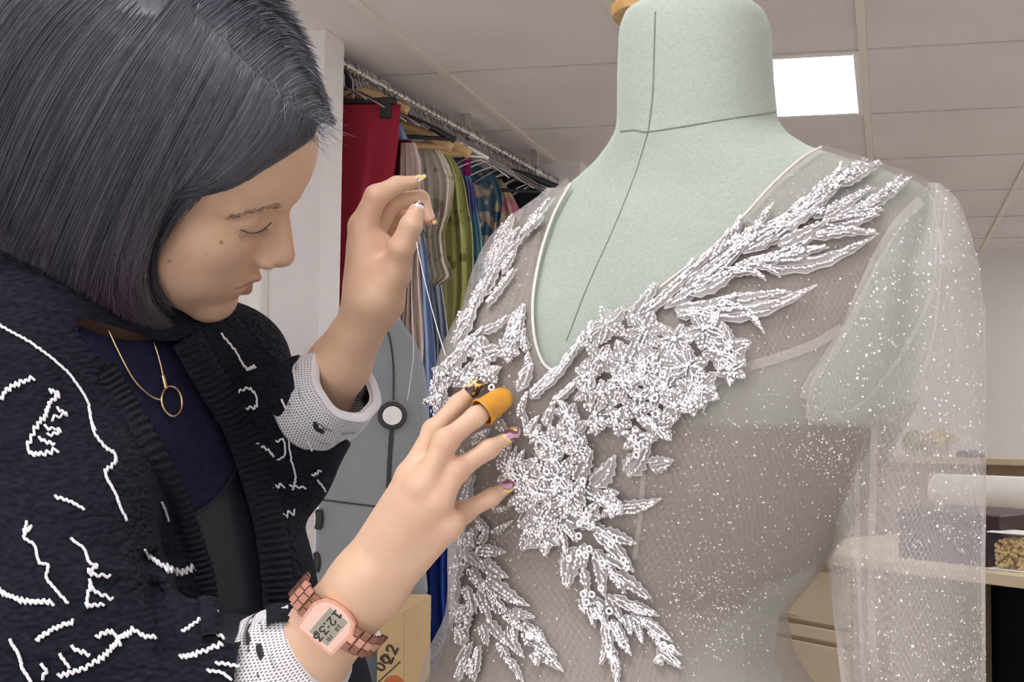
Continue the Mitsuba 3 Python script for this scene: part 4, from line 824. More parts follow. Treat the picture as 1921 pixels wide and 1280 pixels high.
STI = [([(0, 90), (60, 122), (120, 160), (180, 205), (230, 252), (270, 305), (295, 350), (302, 400), (318, 440)], 1.2), ([(300, 380), (312, 440), (345, 490), (380, 515), (385, 545), (352, 575), (362, 610), (385, 650), (400, 690), (425, 745)], 3.6), ([(0, 335), (30, 300), (70, 280), (112, 268)], 4.2),
       ([(165, 305), (195, 320), (165, 350), (150, 390), (120, 430), (92, 500), (130, 520), (190, 505)], 4.2), ([(190, 370), (222, 385), (170, 400)], 3.5), ([(150, 430), (200, 440), (160, 455)], 3.5), ([(130, 470), (185, 490)], 3.2),
       ([(185, 662), (235, 678), (278, 700)], 2.6), ([(90, 745), (80, 780), (105, 760), (80, 795), (115, 825), (130, 880), (160, 888), (155, 930), (185, 970), (230, 1020)], 1.8), ([(238, 803), (280, 835), (298, 880), (325, 892)], 1.6),
       ([(325, 892), (296, 915), (370, 930)], 3.4), ([(300, 940), (310, 970), (378, 1005)], 3.4), ([(300, 960), (290, 1022), (345, 1020)], 3.0), ([(0, 975), (50, 1000), (110, 1012), (175, 1012)], 5.0), ([(35, 1145), (62, 1190), (75, 1235), (105, 1280)], 3.2), ([(120, 1140), (180, 1102), (245, 1078)], 3.6),
       ([(140, 1225), (155, 1240), (140, 1265)], 3.0), ([(195, 1262), (260, 1240), (330, 1205), (375, 1165), (400, 1130), (440, 1112)], 4.6), ([(240, 1165), (300, 1190)], 3.6), ([(320, 1130), (370, 1110), (400, 1150)], 3.6), ([(440, 1100), (480, 1125), (520, 1130)], 3.4), ([(200, 1190), (230, 1230)], 3),
       ([(490, 855), (540, 890), (600, 914), (660, 897)], 6.2), ([(545, 690), (560, 735)], 4.4), ([(608, 1112), (660, 1075), (725, 1040)], 2.4), ([(600, 1195), (640, 1190), (690, 1172), (742, 1150)], 3.4), ([(705, 1105), (745, 1130)], 3.2),
       ([(655, 145), (700, 190), (745, 270)], 1.8), ([(740, 120), (785, 175), (822, 235), (850, 225)], 2.6), ([(770, 345), (790, 316), (830, 300), (855, 330), (850, 362), (800, 368)], 3.0), ([(840, 478), (885, 500), (912, 525)], 2.6), ([(895, 630), (945, 622)], 4.4), ([(922, 722), (985, 712)], 4.6),
       ([(940, 340), (950, 365)], 2), ([(985, 380), (1010, 440), (1040, 510)], 1.0), ([(975, 420), (962, 470), (970, 530), (985, 600), (975, 640)], 1.2), ([(920, 480), (945, 470), (950, 520), (925, 540)], 1.0), ([(1040, 592), (1068, 575)], 2), ([(965, 625), (1018, 632)], 1.6), ([(1060, 610), (1085, 640)], 1.6), ([(690, 1240), (740, 1248), (775, 1275)], 2.0), ([(720, 1215), (800, 1225)], 2.0)]
for i, (pts, a) in enumerate(STI): stitch(pts, a * 1.45, step=4.6, r=.00095, seed=i)
# turned-back white cuffs
def cuff_col(p, n, uv):
    row = uv.x * 17; ph = uv.y * 105 + dr.floor(row) * .5
    gap = dr.select((dr.abs(row - dr.floor(row) - .5) < .30) & (dr.abs(ph - dr.floor(ph) - .5) < .20), 1.0, 0.0)
    bl = mikit.smoothstep((.545), .60, mikit.fbm(uv.x * 7 + 3, uv.y * 17, 2.0))
    m = dr.clip(.85 * gap + .97 * bl * mikit.smoothstep(.30, .45, uv.x) * (1 - mikit.smoothstep(.62, .75, uv.x)), 0, 1)
    return mikit.mix((.78, .78, .82), (.018, .019, .028), m)
pr('m_cuff', mikit.proc(cuff_col), .9, .15, sheen=.4, bump=mikit.proc(lambda p, n, uv: .0012 * dr.abs(dr.sin(uv.x * 17 * math.pi)), .02))
def cuff(key, a, b, ra, rb, flat=1.0):
    ax = (b - a) / np.linalg.norm(b - a); n = 26
    s = np.concatenate([[.0, .0], np.linspace(0, 1, n), [1.0, 1.0, .94]]); rr = np.concatenate([[-.012, -.004], np.zeros(n), [-.003, -.008, -.012]])
    ang = np.linspace(0, 2 * np.pi, 73); e = np.cross(ax, [0, 1, 0]); e /= np.linalg.norm(e); f = np.cross(ax, e)
    R_ = ra + (rb - ra) * np.clip(s, 0, 1) + rr + .002 * np.sin(np.pi * np.clip(s, 0, 1))
    wob = 1 + .03 * np.sin(3 * ang + 1)[None] + .02 * np.sin(7 * ang + s[:, None] * 5)
    v = a + (s * np.linalg.norm(b - a))[:, None, None] * ax + (R_[:, None] * wob)[..., None] * (np.cos(ang)[:, None] * e + flat * np.sin(ang)[:, None] * f)[None]
    uv = np.stack(np.meshgrid(np.clip(s, 0, 1), ang / 6.2832, indexing='ij'), -1).reshape(-1, 2)
    m = grid_mesh(v); c0 = v[10, 5] - (a + s[10] * (b - a)); fn = np.cross(v[11, 5] - v[10, 5], v[10, 6] - v[10, 5])
    if fn @ c0 < 0: m.faces = m.faces[:, ::-1]
    add(key, m, 'm_cuff', smooth=True, uv=uv)
cuff('person__cardigan__cuff', P(500, 1274, AD + .002), P(598, 1212, AD), .0405, .0335)
cuff('person__cardigan__cuff_001', P(582, 770, .995), P(650, 722, .975), .0455, .0385)

# ---------------------------------------------------------------- small things she wears and holds
pr('m_gold', (.86, .66, .38), .25, .5, 1.0); pr('m_rose', (.72, .42, .33), .28, .5, 1.0); pr('m_rosedark', (.33, .17, .13), .25, .5, 1.0)
tag('necklace', 'fine gold chain necklace with an open ring pendant on the navy top', 'necklace')
c1 = spline([(203, 618), (222, 660), (250, 712), (280, 742), (304, 752)], 60); c2 = spline([(288, 640), (298, 672), (306, 706), (310, 728)], 40)
add('necklace__chain', frame_tube(im.drape(c1[:, 0], c1[:, 1], .0025), .0009, 8), 'm_gold', smooth=True); add('necklace__chain_001', frame_tube(im.drape(c2[:, 0], c2[:, 1], .0025), .0008, 8), 'm_gold', smooth=True)
lq = spline([(305, 704), (308, 716), (311, 730)], 12); add('necklace__clasp', frame_tube(im.drape(lq[:, 0], lq[:, 1], .003), .0017, 8), 'm_gold', smooth=True)
an = np.linspace(0, 2 * np.pi, 48, endpoint=False); rx = 322 + 19 * np.cos(an) + 4 * np.sin(an) * .6; ry = 753 + 28 * np.sin(an)
add('necklace__ring', frame_tube(im.drape(rx, ry, .003), .0011, 8, closed=True), 'm_gold', smooth=True, label='oval open gold ring pendant')
# finger nails: dark polish with gold flakes and lilac tips
def nail(c1_, c2_, gold):
    def fn(p, n, uv):
        k = mikit.smoothstep(.50, .56, mikit.fbm(p.x * 240 + gold, p.y * 240, p.z * 240)); j = mikit.smoothstep(.45, .55, mikit.noise(p.x * 330 + 9 + gold, p.y * 330, p.z * 330))
        return mikit.mix(mikit.mix(c1_, c2_, j), (.75, .55, .18), k)
    return fn
pr('m_naildark', mikit.proc(nail((.035, .012, .016), (.10, .05, .02), 0)), .12, .6, clearcoat=1.0)
pr('m_naillilac', mikit.proc(nail((.50, .30, .42), (.16, .05, .09), 7)), .12, .6, clearcoat=1.0)
pr('m_nailviolet', mikit.proc(nail((.72, .66, .80), (.10, .05, .22), 3)), .12, .6, clearcoat=1.0)
NAILM = trimesh.creation.icosphere(subdivisions=3)
def add_nail(j0, j1, side, ln, wd, mat, lift=.75, back=.2):
    (A, ra), (B, rb2) = J(j0), J(j1); t = (B - A).astype(float); t /= np.linalg.norm(t); s = np.asarray(side, float); s -= t * (s @ t); s /= np.linalg.norm(s); w = np.cross(t, s)
    m = NAILM.copy(); v = np.asarray(m.vertices) * [ln, wd, .0016]; v[:, 2] -= (v[:, 1] / wd) ** 2 * .0022
    c = B + t * (ln * (.5 - back)) + s * rb2 * lift; m.vertices = c + v @ np.stack([t, w, s]); add(num('person__fingernail'), m, mat, smooth=True)
tow = lambda px, py: (CAM - P(px, py, .8)) / np.linalg.norm(CAM - P(px, py, .8))
add_nail(RH[0][2], RH[0][3], tow(880, 735) + .4 * RIGHT + .2 * UP, .0072, .0052, 'm_naildark', .86, .55)
add_nail(RH[2][2], RH[2][3], tow(950, 822) + .5 * UP, .0076, .0050, 'm_naillilac', .85, .35)
add_nail(RH[3][2], RH[3][3], tow(945, 916) + .5 * UP + .0 * RIGHT, .0072, .0046, 'm_naillilac', .85, .40)
add_nail(LH[0][2], LH[0][3], .55 * tow(780, 340) + 1.0 * UP, .0085, .0050, 'm_nailviolet', .70, .2)
add_nail(LH[4][2], LH[4][3], tow(783, 390) + .35 * RIGHT + .5 * UP, .0075, .0058, 'm_nailviolet', .72, .30)
add_nail(LH[1][2], LH[1][3], .3 * tow(806, 412) + RIGHT, .0060, .0038, 'm_naillilac', .7, .0)
# thimble on the middle finger of the lower hand
(TA, _), (TB, _) = J(RH[1][2]), J(RH[1][3]); t = (TB - TA).astype(float); t /= np.linalg.norm(t)
pr('m_amber', mikit.proc(lambda p, n, uv: mikit.mix((.72, .36, .03), (.50, .20, .01), mikit.fbm(p.x * 160, p.y * 160, p.z * 160))), .16, .6, clearcoat=.9)
th_ = trimesh.creation.revolve([[.0086, -.012], [.0094, -.012], [.0096, -.010], [.0088, -.0085], [.0084, .000], [.0078, .006], [.0062, .0098], [.0035, .0118], [0, .0124]], sections=40)
th_.apply_transform(trimesh.geometry.align_vectors([0, 0, 1], t)); th_.apply_translation(TB + t * .0005 - (TB - TA) * .0)
tag('thimble', 'translucent amber yellow thimble on the middle finger touching the dress', 'thimble'); add('thimble__cap', th_, 'm_amber', smooth=35)
rim = trimesh.creation.torus(.0092, .0007, major_sections=40, minor_sections=8); rim.apply_transform(trimesh.geometry.align_vectors([0, 0, 1], t)); rim.apply_translation(TB - t * .0112); add('thimble__rim', rim, 'm_amber', smooth=True)
# thread
pr('m_thread', (.85, .85, .88), .4, .5)
e0, e1 = P(776, 430, .955), dress.drape(np.array([836.0]), np.array([668.0]), .010)[0]
s = np.linspace(0, 1, 30)[:, None]; tag('sewing_thread', 'taut white sewing thread between the raised hand and the dress', 'thread')
add('sewing_thread__taut_strand', frame_tube(e0 * (1 - s) + e1 * s - np.array([0, 0, .006]) * s * (1 - s) * 4, .0004, 6), 'm_thread', smooth=True)
lq = spline([(776, 440), (772, 520), (774, 600), (776, 660), (770, 715), (764, 752)], 50); add('sewing_thread__loose_end', frame_tube(P(lq[:, 0], lq[:, 1], .955), .0003, 6), 'm_thread', smooth=True)
# digital watch
tag('wristwatch', 'rose gold digital wristwatch on the wrist beside the turned white cuff', 'watch')
w0 = body.drape(np.array([622.0]), np.array([1166.0]), .0)[0]; wd = float((w0 - CAM) @ FWD)
wn = body.normal(w0[None])[0]; wn = wn * .5 + .5 * tow(622, 1166); wn /= np.linalg.norm(wn)
wa = P(668, 1112, wd + .004) - P(574, 1220, wd - .004); wa -= wn * (wa @ wn); wa /= np.linalg.norm(wa); wb = np.cross(wn, wa)   # along the arm, across it
WM = np.eye(4); WM[:3, 0], WM[:3, 1], WM[:3, 2], WM[:3, 3] = wa, wb, wn, w0 + wn * .002
def W(m): m.apply_transform(WM); return m
from shapely.geometry import Polygon
def plate(pts, h, z): m = trimesh.creation.extrude_polygon(Polygon(pts), h, engine='earcut'); m.apply_translation((0, 0, z)); return m
case = [(-.0145, -.0145), (-.0145, .0145), (.004, .0160), (.0105, .0125), (.0132, .0060), (.0138, 0), (.0132, -.0060), (.0105, -.0125), (.004, -.0160)]
oct_ = lambda k: [(x * k, y * k) for x, y in case]
add('wristwatch__case', W(cat([plate(oct_(1.0), .006, -.001), plate(oct_(.95), .0012, .005)])), 'm_rose', smooth=20)
pr('m_rosepale', (.80, .56, .48), .35, .5, .6); pr('m_lcd', (.30, .285, .235), .3, .5); pr('m_ink', (.03, .03, .03), .5, .3); pr('m_whiteink', (.85, .80, .78), .5, .3)
add('wristwatch__bezel', W(plate(oct_(.86), .0006, .0062)), 'm_rosepale')
add('wristwatch__screen', W(plate([(-.0105, -.0085), (-.0105, .0060), (.0085, .0060), (.0085, -.0085)], .0005, .0068)), 'm_lcd')
WROT = math.pi
def wtext(s, h, x, y, mat, flip=True):
    m = meshkit.text_mesh(s, h, .0002, bold=True); m.apply_translation((-m.bounds.mean(0)[0], -m.bounds.mean(0)[1], 0))
    m.apply_transform(trimesh.transformations.rotation_matrix(WROT, [0, 0, 1])); m.apply_translation((x, y, .0073)); add(num('wristwatch__digits' if mat == 'm_ink' else 'wristwatch__lettering'), W(m), mat)
wtext('12:33', .0058, -.001, -.0005, 'm_ink'); wtext('8', .0036, -.0085, .0015, 'm_ink'); wtext('18', .0026, .002, -.0062, 'm_ink'); wtext('FR', .0024, -.006, -.0062, 'm_ink')
for k, sgn in enumerate((1, -1)):
    for i in range(5):
        a = (i + .5) * .20; yy = sgn * (.0165 + .0062 * i * math.cos(a)); z_ = .001 - .0045 * (i * .85) ** 1.35
        for q in (-1, 0, 1):
            lk = box((.0052 if q else .0056, .0055, .0022), (0, 0, 0), .0004); lk.apply_transform(trimesh.transformations.rotation_matrix(-sgn * min(a, 1.1), [1, 0, 0])); lk.apply_translation((q * .0056, yy, z_))
            add(num('wristwatch__bracelet_link'), W(lk), 'm_rosedark' if sgn > 0 or q else 'm_rose')
bt = box((.0022, .002, .002), (.004, .0172, .002), .0003); add('wristwatch__button', W(bt), 'm_rosedark')

# below the frame she stands on the floor in dark trousers and shoes
hipz = float(P(260, 1480, .95)[2]); hc_ = P(270, 1480, .95)
def legs(p):
    g = rc(p, hc_ + [-.05, -.07, .05], hc_ + [.06, .07, .05], .125, .115)
    for dx_, dy_ in ((-.06, -.10), (.07, .08)):
        a = hc_ + [dx_, dy_, -.05]; k = np.array([a[0] + .05, a[1] + .01, .48]); f = np.array([a[0] - .0, a[1] + .01, .09]); g = smin(g, rc(p, a, k, .088, .062), .04); g = smin(g, rc(p, k, f, .062, .050), .03)
    return g.astype(np.float32)
lgf = Field(legs, [hc_[0] - .24, hc_[1] - .28, .02], hc_ + [.26, .28, .24], .008); add('person__trousers', lgf.mesh(), 'm_blackf2' if 'm_blackf2' in scene else pr('m_blackf2', (.014, .015, .022), .9, .2), smooth=True)
for dx_, dy_ in ((-.06, -.09), (.07, .09)):
    c = hc_ + [dx_, dy_, 0]; c[2] = 0
    m = trimesh.convex.convex_hull(np.vstack([trimesh.creation.icosphere(subdivisions=2, radius=r).vertices * [1, .85, 1] + c + o for r, o in ((.045, [-.02, 0, .045]), (.04, [.10, -.01, .04]), (.030, [.19, -.02, .03]), (.045, [0, 0, .09]))])); add(num('person__shoe'), m, 'm_blackf2', smooth=True)
# ---------------------------------------------------------------- clothes rail with its garments
pr('m_chrome', (.78, .77, .76), .16, .5, 1.0); pr('m_blackplastic', (.018, .018, .022), .4, .5); pr('m_whiteplastic', (.80, .80, .79), .4, .5)
pr('m_hangwood', mikit.proc(lambda p, n, uv: mikit.mix((.52, .32, .14), (.66, .45, .22), mikit.noise(p.x * 60, p.y * 60, p.z * 300))), .4, .5)
RA, RB = P(601, 97, 2.80), P(1066, 354, 4.2); RDIR = (RB - RA) / np.linalg.norm(RB - RA)
tag('clothes_rail', 'chrome clothes rail running below the ceiling full of hangers', 'clothes rail')
add('clothes_rail__tube', frame_tube([RA, RB], .0125, 16), 'm_chrome', smooth=40)
def rail_at(px):
    f = lambda t: proj((RA + t * (RB - RA))[None])[0][0]
    a, b = 0.0, 1.0
    for _ in range(40):
        m = (a + b) / 2; a, b = (m, b) if f(m) < px else (a, m)
    return RA + a * (RB - RA)
for k, px in enumerate((878, 1004)):
    c = rail_at(px); add(num('clothes_rail__bracket'), cat([box((.022, .03, CEIL - c[2] + .02), (c[0], c[1], (CEIL + c[2]) / 2 - .01), .003), trimesh.creation.cylinder(.02, .03, sections=20, transform=trimesh.geometry.align_vectors([0, 0, 1], RDIR) + np.array([[0, 0, 0, c[0]], [0, 0, 0, c[1]], [0, 0, 0, c[2]], [0, 0, 0, 0]]))]), 'm_chrome', smooth=30)
def hook_pts(c, drop=.055, r=.0165):
    s = np.linspace(-.25 * np.pi, 1.02 * np.pi, 14); e = np.array([1.0, 0, 0])
    a = np.array([c + r * (np.cos(t) * e + np.sin(t) * np.array([0, 0, 1])) for t in s]); b = a[-1]
    return np.vstack([a, [c + [-r * .8, 0, -r * .8], c + [-.002, 0, -r * 1.8], c + [0, 0, -drop]]])
Rk = np.random.default_rng(21)
def hanger(key, px, mat, label, group=None, width=.40, drop=.055, bar=False, shoulder=.09, thick=.008, hook='m_chrome', tilt=None, cat_='hanger'):
    k = num(key); c = rail_at(px); c = c + [0, 0, .0]; q = hook_pts(c, drop); add(k + '__hook', frame_tube(q, .0022, 8), hook, smooth=True)
    t = (tilt if tilt is not None else Rk.normal(0, .18)); e = np.array([math.cos(t), math.sin(t), 0]); b = c + [0, 0, -drop]; s = np.linspace(-1, 1, 17)[:, None]
    if bar:
        add(k + '__bar', frame_tube(b + e * s * width / 2 + np.array([0, 0, -.004]), thick, 10), mat, smooth=True)
        for g in (-.78, .78):
            cb = box((.03, .022, .06), (0, 0, 0), .004); cb.apply_transform(trimesh.transformations.rotation_matrix(t, [0, 0, 1])); cb.apply_translation(b + e * g * width / 2 - [0, 0, .024]); add(num(k + '__clip'), cb, mat)
    else:
        add(k + '__shoulder', frame_tube(b + e * s * width / 2 - np.array([0, 0, 1.0]) * shoulder * np.abs(s) ** 1.3, thick, 10), mat, smooth=True)
        lo_ = b + e * np.array([[-.46], [.46]]) * width - [0, 0, shoulder * .95]; add(k + '__bar', frame_tube(lo_, thick * .6, 8), mat, smooth=True)
    tag(k, label, cat_, group); return b
def fabric(name, c1_, c2_, s=6.0, rough=.85, c3=None, s3=9.0, thr=.55, **k):
    def fn(p, n, uv):
        c = mikit.mix(c1_, c2_, mikit.noise(p.x * s * 1.6, p.y * s * 1.6, p.z * s * .8))
        return c if c3 is None else mikit.mix(c, c3, mikit.smoothstep(thr, thr + .08, .65 * mikit.noise(p.x * s3 + 4, p.y * s3, p.z * s3) + .35 * mikit.noise(p.x * s3 * 2.3, p.y * s3 * 2.3, p.z * s3 * 2.3)))
    return pr(name, mikit.proc(fn), rough, .25, sheen=.3, **k)
GARM = {}
def garment(key, rows, d, mat, label, catg, folds=5, amp=.014, thick=.02, lean=0.0, seed=0, sheer=False):
    """a hanging garment: rows of (y px, left px, right px) seen at depth d"""
    k = num(key); r = np.array(rows, float); ys = np.linspace(r[0, 0], r[-1, 0], 40); lo, hi = [ndimage.gaussian_filter1d(np.interp(ys, r[:, 0], r[:, i]), .8, mode='nearest') for i in (1, 2)]
    th = np.linspace(0, 2 * np.pi, 64, endpoint=False); TH, YY = np.meshgrid(th, ys); G = np.random.default_rng(seed + 3); ph = G.random(4) * 6
    X = ((lo + hi) / 2)[:, None] + ((hi - lo) / 2)[:, None] * np.sign(np.cos(TH)) * np.abs(np.cos(TH)) ** .7
    v = (X - lo[:, None]) / np.maximum(hi - lo, 1)[:, None]; g = np.clip((YY - ys[0]) / 120, .12, 1)
    D = d + lean * (YY - ys[0]) / 1000 - thick * np.sin(TH) + g * amp * (np.sin(v * folds * 6.28 + ph[0] + np.sin(YY / 160 + ph[1])) * .7 + .5 * np.sin(v * folds * 11 + ph[2] + YY / 230))
    X = X + g * 3 * np.sin(YY / 55 + ph[3] + 4 * v)
    m = grid_mesh(P(X, YY, D), wrap=True); m.faces = m.faces[:, ::-1]
    n0 = len(th); capv = m.vertices.reshape(40, n0, 3); top, bot = capv[0].mean(0), capv[-1].mean(0); i = np.arange(n0)
    V = np.vstack([m.vertices, [top, bot]]); Fc = np.vstack([m.faces, np.stack([(i + 1) % n0, i, i * 0 + 40 * n0], 1)[:, ::-1], np.stack([39 * n0 + i, 39 * n0 + (i + 1) % n0, i * 0 + 40 * n0 + 1], 1)[:, ::-1]])
    add(k, trimesh.Trimesh(V, Fc, process=False), mat, label, catg, 'garments on the clothes rail', smooth=True); return k
fabric('m_red', (.22, .012, .028), (.30, .020, .040), 5); fabric('m_skyblue', (.20, .28, .46), (.27, .36, .55)); fabric('m_maroon', (.10, .012, .03), (.14, .02, .04)); fabric('m_blush', (.52, .42, .38), (.62, .52, .47), 8)
fabric('m_cream', (.50, .45, .35), (.66, .60, .50), 9, c3=(.36, .31, .24), s3=26, thr=.62); fabric('m_olive', (.30, .30, .09), (.46, .46, .18), 7, c3=(.17, .18, .06), s3=17, thr=.62); fabric('m_teal', (.08, .22, .28), (.16, .30, .42), 8, c3=(.10, .10, .28), s3=8)
fabric('m_navyf', (.012, .014, .03), (.022, .025, .05)); fabric('m_greyblue', (.24, .28, .36), (.32, .37, .46)); fabric('m_floral', (.035, .09, .14), (.07, .15, .20), 10, c3=(.42, .32, .25), s3=22, thr=.56); fabric('m_multi', (.46, .30, .14), (.58, .48, .34), 9, c3=(.46, .16, .22), s3=12, thr=.52)
fabric('m_blackf', (.006, .007, .012), (.014, .016, .026)); fabric('m_magenta', (.24, .01, .12), (.30, .02, .16)); fabric('m_royal', (.008, .025, .17), (.018, .06, .30), 9); fabric('m_paint', (.012, .06, .26), (.03, .15, .36), 8, c3=(.42, .40, .03), s3=10, thr=.52); fabric('m_plum', (.055, .045, .06), (.085, .07, .09))
garment('trousers', [(196, 560, 752), (330, 560, 742), (480, 562, 716), (640, 564, 694), (900, 566, 660), (1105, 568, 640)], 2.93, 'm_red', 'crimson red trousers clipped by the waist at the near end of the rail', 'trousers', 3, .010, .02, seed=1)
garment('coat', [(120, 540, 640), (200, 540, 690), (420, 540, 690), (800, 540, 690)], 3.03, 'm_plum', 'dark plum garment hanging behind the red trousers', 'coat', 3, seed=2)
garment('shirt', [(232, 700, 752), (262, 690, 768), (330, 690, 765), (480, 700, 800), (640, 710, 818), (780, 720, 820)], 3.10, 'm_skyblue', 'sky blue garment just right of the red trousers', 'shirt', 4, .016, seed=3)
garment('blouse', [(262, 742, 772), (290, 730, 778), (480, 735, 778), (620, 740, 780)], 3.05, 'm_maroon', 'narrow dark maroon garment between the sky blue and blush ones', 'blouse', 3, seed=4)
garment('dress', [(268, 752, 778), (300, 750, 790), (480, 756, 790), (660, 752, 792), (880, 742, 784)], 3.02, 'm_blush', 'blush beige chiffon dress hanging behind the raised hand', 'dress', 4, .012, .012, seed=5)
garment('blouse', [(268, 776, 815), (300, 776, 838), (340, 776, 852), (400, 778, 846), (440, 780, 834), (490, 784, 842), (522, 792, 856), (536, 796, 822)], 3.22, 'm_cream', 'cream lace blouse with scalloped edge right of the raised hand', 'blouse', 5, .012, seed=6)
garment('robe', [(278, 806, 832), (305, 800, 858), (345, 796, 874), (430, 796, 886), (540, 796, 884), (640, 806, 868), (700, 812, 862)], 3.42, 'm_olive', 'olive and yellow green silk robe behind the cream lace blouse', 'robe', 5, .014, seed=7)
garment('robe', [(300, 850, 872), (350, 846, 890), (430, 846, 904), (500, 850, 906), (590, 850, 890)], 3.60, 'm_teal', 'teal to blue shaded garment behind the olive robe', 'robe', 4, seed=8)
garment('trousers', [(470, 778, 800), (560, 774, 806), (700, 776, 822), (860, 778, 834)], 3.15, 'm_navyf', 'long navy garment beside the grey dress form\'s shoulder', 'trousers', 3, .008, seed=9)
garment('skirt', [(520, 790, 826), (640, 792, 846), (760, 796, 852), (900, 800, 850)], 3.30, 'm_greyblue', 'grey blue skirt below the olive robe', 'skirt', 4, seed=10)
garment('jacket', [(296, 858, 884), (330, 868, 930), (370, 876, 944), (450, 880, 940), (560, 880, 930)], 3.72, 'm_floral', 'dark teal jacket with a pale floral pattern', 'jacket', 4, seed=11)
garment('dress', [(336, 922, 940), (362, 908, 960), (396, 900, 978), (460, 900, 990), (560, 900, 990)], 3.84, 'm_multi', 'gold and pink patterned dress right of the floral jacket', 'dress', 4, seed=12)
garment('jacket', [(318, 912, 940), (334, 908, 990), (362, 920, 1040), (400, 930, 1062), (520, 930, 1062)], 3.95, 'm_blackf', 'black jacket at the far end of the rail beside the dress form shoulder', 'jacket', 3, .010, seed=13)
garment('scarf', [(282, 866, 884), (300, 866, 884), (330, 868, 884)], 3.55, 'm_magenta', 'narrow magenta strap hanging from the middle of the rail', 'scarf', 2, .004, .006, seed=14)
garment('coat', [(296, 806, 872), (330, 820, 886), (420, 830, 890)], 3.68, 'm_plum', 'dark plum garment behind the olive robe', 'coat', 3, seed=15)
garment('sarong', [(760, 700, 842), (900, 706, 842), (1060, 736, 842), (1240, 770, 842), (1420, 776, 842)], 3.05, 'm_royal', 'royal blue cloth hanging low between the grey form and the beaded dress', 'cloth', 5, .016, seed=16)
garment('sarong', [(1010, 722, 792), (1120, 734, 796), (1240, 744, 802), (1420, 752, 806)], 2.90, 'm_paint', 'blue cloth splashed with yellow below the grey dress form', 'cloth', 4, .014, seed=17)
hanger('clip_hanger', 664, 'm_blackplastic', 'black plastic clip hanger holding the red trousers', None, .24, .085, True, thick=.010, tilt=-.1)
hanger('wooden_hanger', 678, 'm_hangwood', 'curved wooden hanger just behind the black clip hanger', None, .26, .050, False, .05, .013, tilt=.1)
hanger('wooden_hanger', 752, 'm_hangwood', 'wooden hanger in the blush chiffon dress', None, .30, .085, False, .06, .016, tilt=.3)
hanger('wooden_hanger', 782, 'm_hangwood', 'wooden hanger in the cream lace blouse', None, .32, .080, False, .06, .016, tilt=.3)
hanger('tubular_hanger', 806, 'm_whiteplastic', 'white plastic hanger right of the cream lace blouse', None, .36, .06, False, .07, .006, tilt=.35)
hanger('tubular_hanger', 742, 'm_blackplastic', 'black plastic hanger in the sky blue garment', None, .34, .06, False, .07, .010, tilt=.2)
hanger('tubular_hanger', 962, 'm_blackplastic', 'wide black hanger in the black jacket', None, .42, .05, False, .07, .012, tilt=.2)
for px in list(np.linspace(646, 700, 5)) + list(np.linspace(715, 860, 19)) + list(np.linspace(893, 1050, 20)):
    c = rail_at(px + Rk.normal(0, 2)); q = hook_pts(c, .05 + Rk.uniform(0, .02)); a = Rk.normal(0, .35); M = trimesh.transformations.rotation_matrix(a, [0, 0, 1], c); q = trimesh.transform_points(q, M)
    e = np.array([math.cos(a), math.sin(a), 0]); b = q[-1]; s = np.linspace(-1, 1, 9)[:, None]; k = num('wire_hanger')
    add(k + '__hook', frame_tube(q, .0023, 6), 'm_chrome', smooth=True); add(k + '__shoulder', frame_tube(b + e * s * .10 - np.array([0, 0, 1.0]) * .05 * np.abs(s) ** 1.2, .003, 6), 'm_chrome', smooth=True)
    tag(k, 'thin metal wire hanger with its hook over the chrome rail', 'hanger', 'wire hangers along the rail')

# ---------------------------------------------------------------- grey adjustable dress form
GD = 2.35
GL = np.array([[600, 724, 752, .9], [612, 716, 758, .85], [630, 702, 772, .7], [655, 676, 786, .6], [690, 652, 796, .6], [740, 636, 803, .66], [790, 628, 806, .7], [850, 616, 803, .72], [920, 602, 794, .74], [980, 594, 790, .76], [1050, 591, 797, .78], [1110, 594, 803, .78], [1132, 606, 796, .78], [1138, 640, 770, .78]], float)
ys = np.linspace(600, 1138, 70); TH, YY = np.meshgrid(np.linspace(0, 2 * np.pi, 64, endpoint=False), ys)
lo, hi, ra = [ndimage.gaussian_filter1d(np.interp(ys, GL[:, 0], GL[:, i]), .7, mode='nearest') for i in (1, 2, 3)]
H = ((hi - lo) / 2)[:, None]; gx = ((lo + hi) / 2)[:, None] + H * np.cos(TH); gd = GD - H * GD / F_PX * ra[:, None] * np.sin(TH) - .03 * np.exp(-((YY - 770) / 50) ** 2) * np.exp(-((np.cos(TH) + .1) / .7) ** 2) * (np.sin(TH) > 0)
gv = P(gx, YY, gd); gm = grid_mesh(gv, wrap=True); gm.faces = gm.faces[:, ::-1]
fabric('m_greyform', (.245, .265, .295), (.275, .295, .325), 20); pr('m_gap', (.05, .05, .055), .7, .3)
tag('adjustable_form', 'grey adjustable dress form with round dials standing before the rail', 'dress form')
add('adjustable_form__torso', gm, 'm_greyform', smooth=True)
def on_grey(px, py, off=.0015):
    j = np.clip(np.searchsorted(ys, py), 1, 68); row = gx[j, 1:31]; i = 1 + np.argmin(np.abs(row - px)); return P(px, py, gd[j, i] - off)
def gline(key, pts, r, mat='m_gap'): add(num(key), frame_tube([on_grey(*q) for q in spline(pts, 40)], r, 6), mat, smooth=True)
gline('adjustable_form__seam', [(722, 606), (732, 640), (738, 690), (738, 750)], .0018); gline('adjustable_form__adjuster_gap', [(735, 805), (732, 850), (729, 905), (727, 945)], .0048)
gline('adjustable_form__seam', [(604, 938), (650, 944), (700, 950), (727, 952)], .0018)
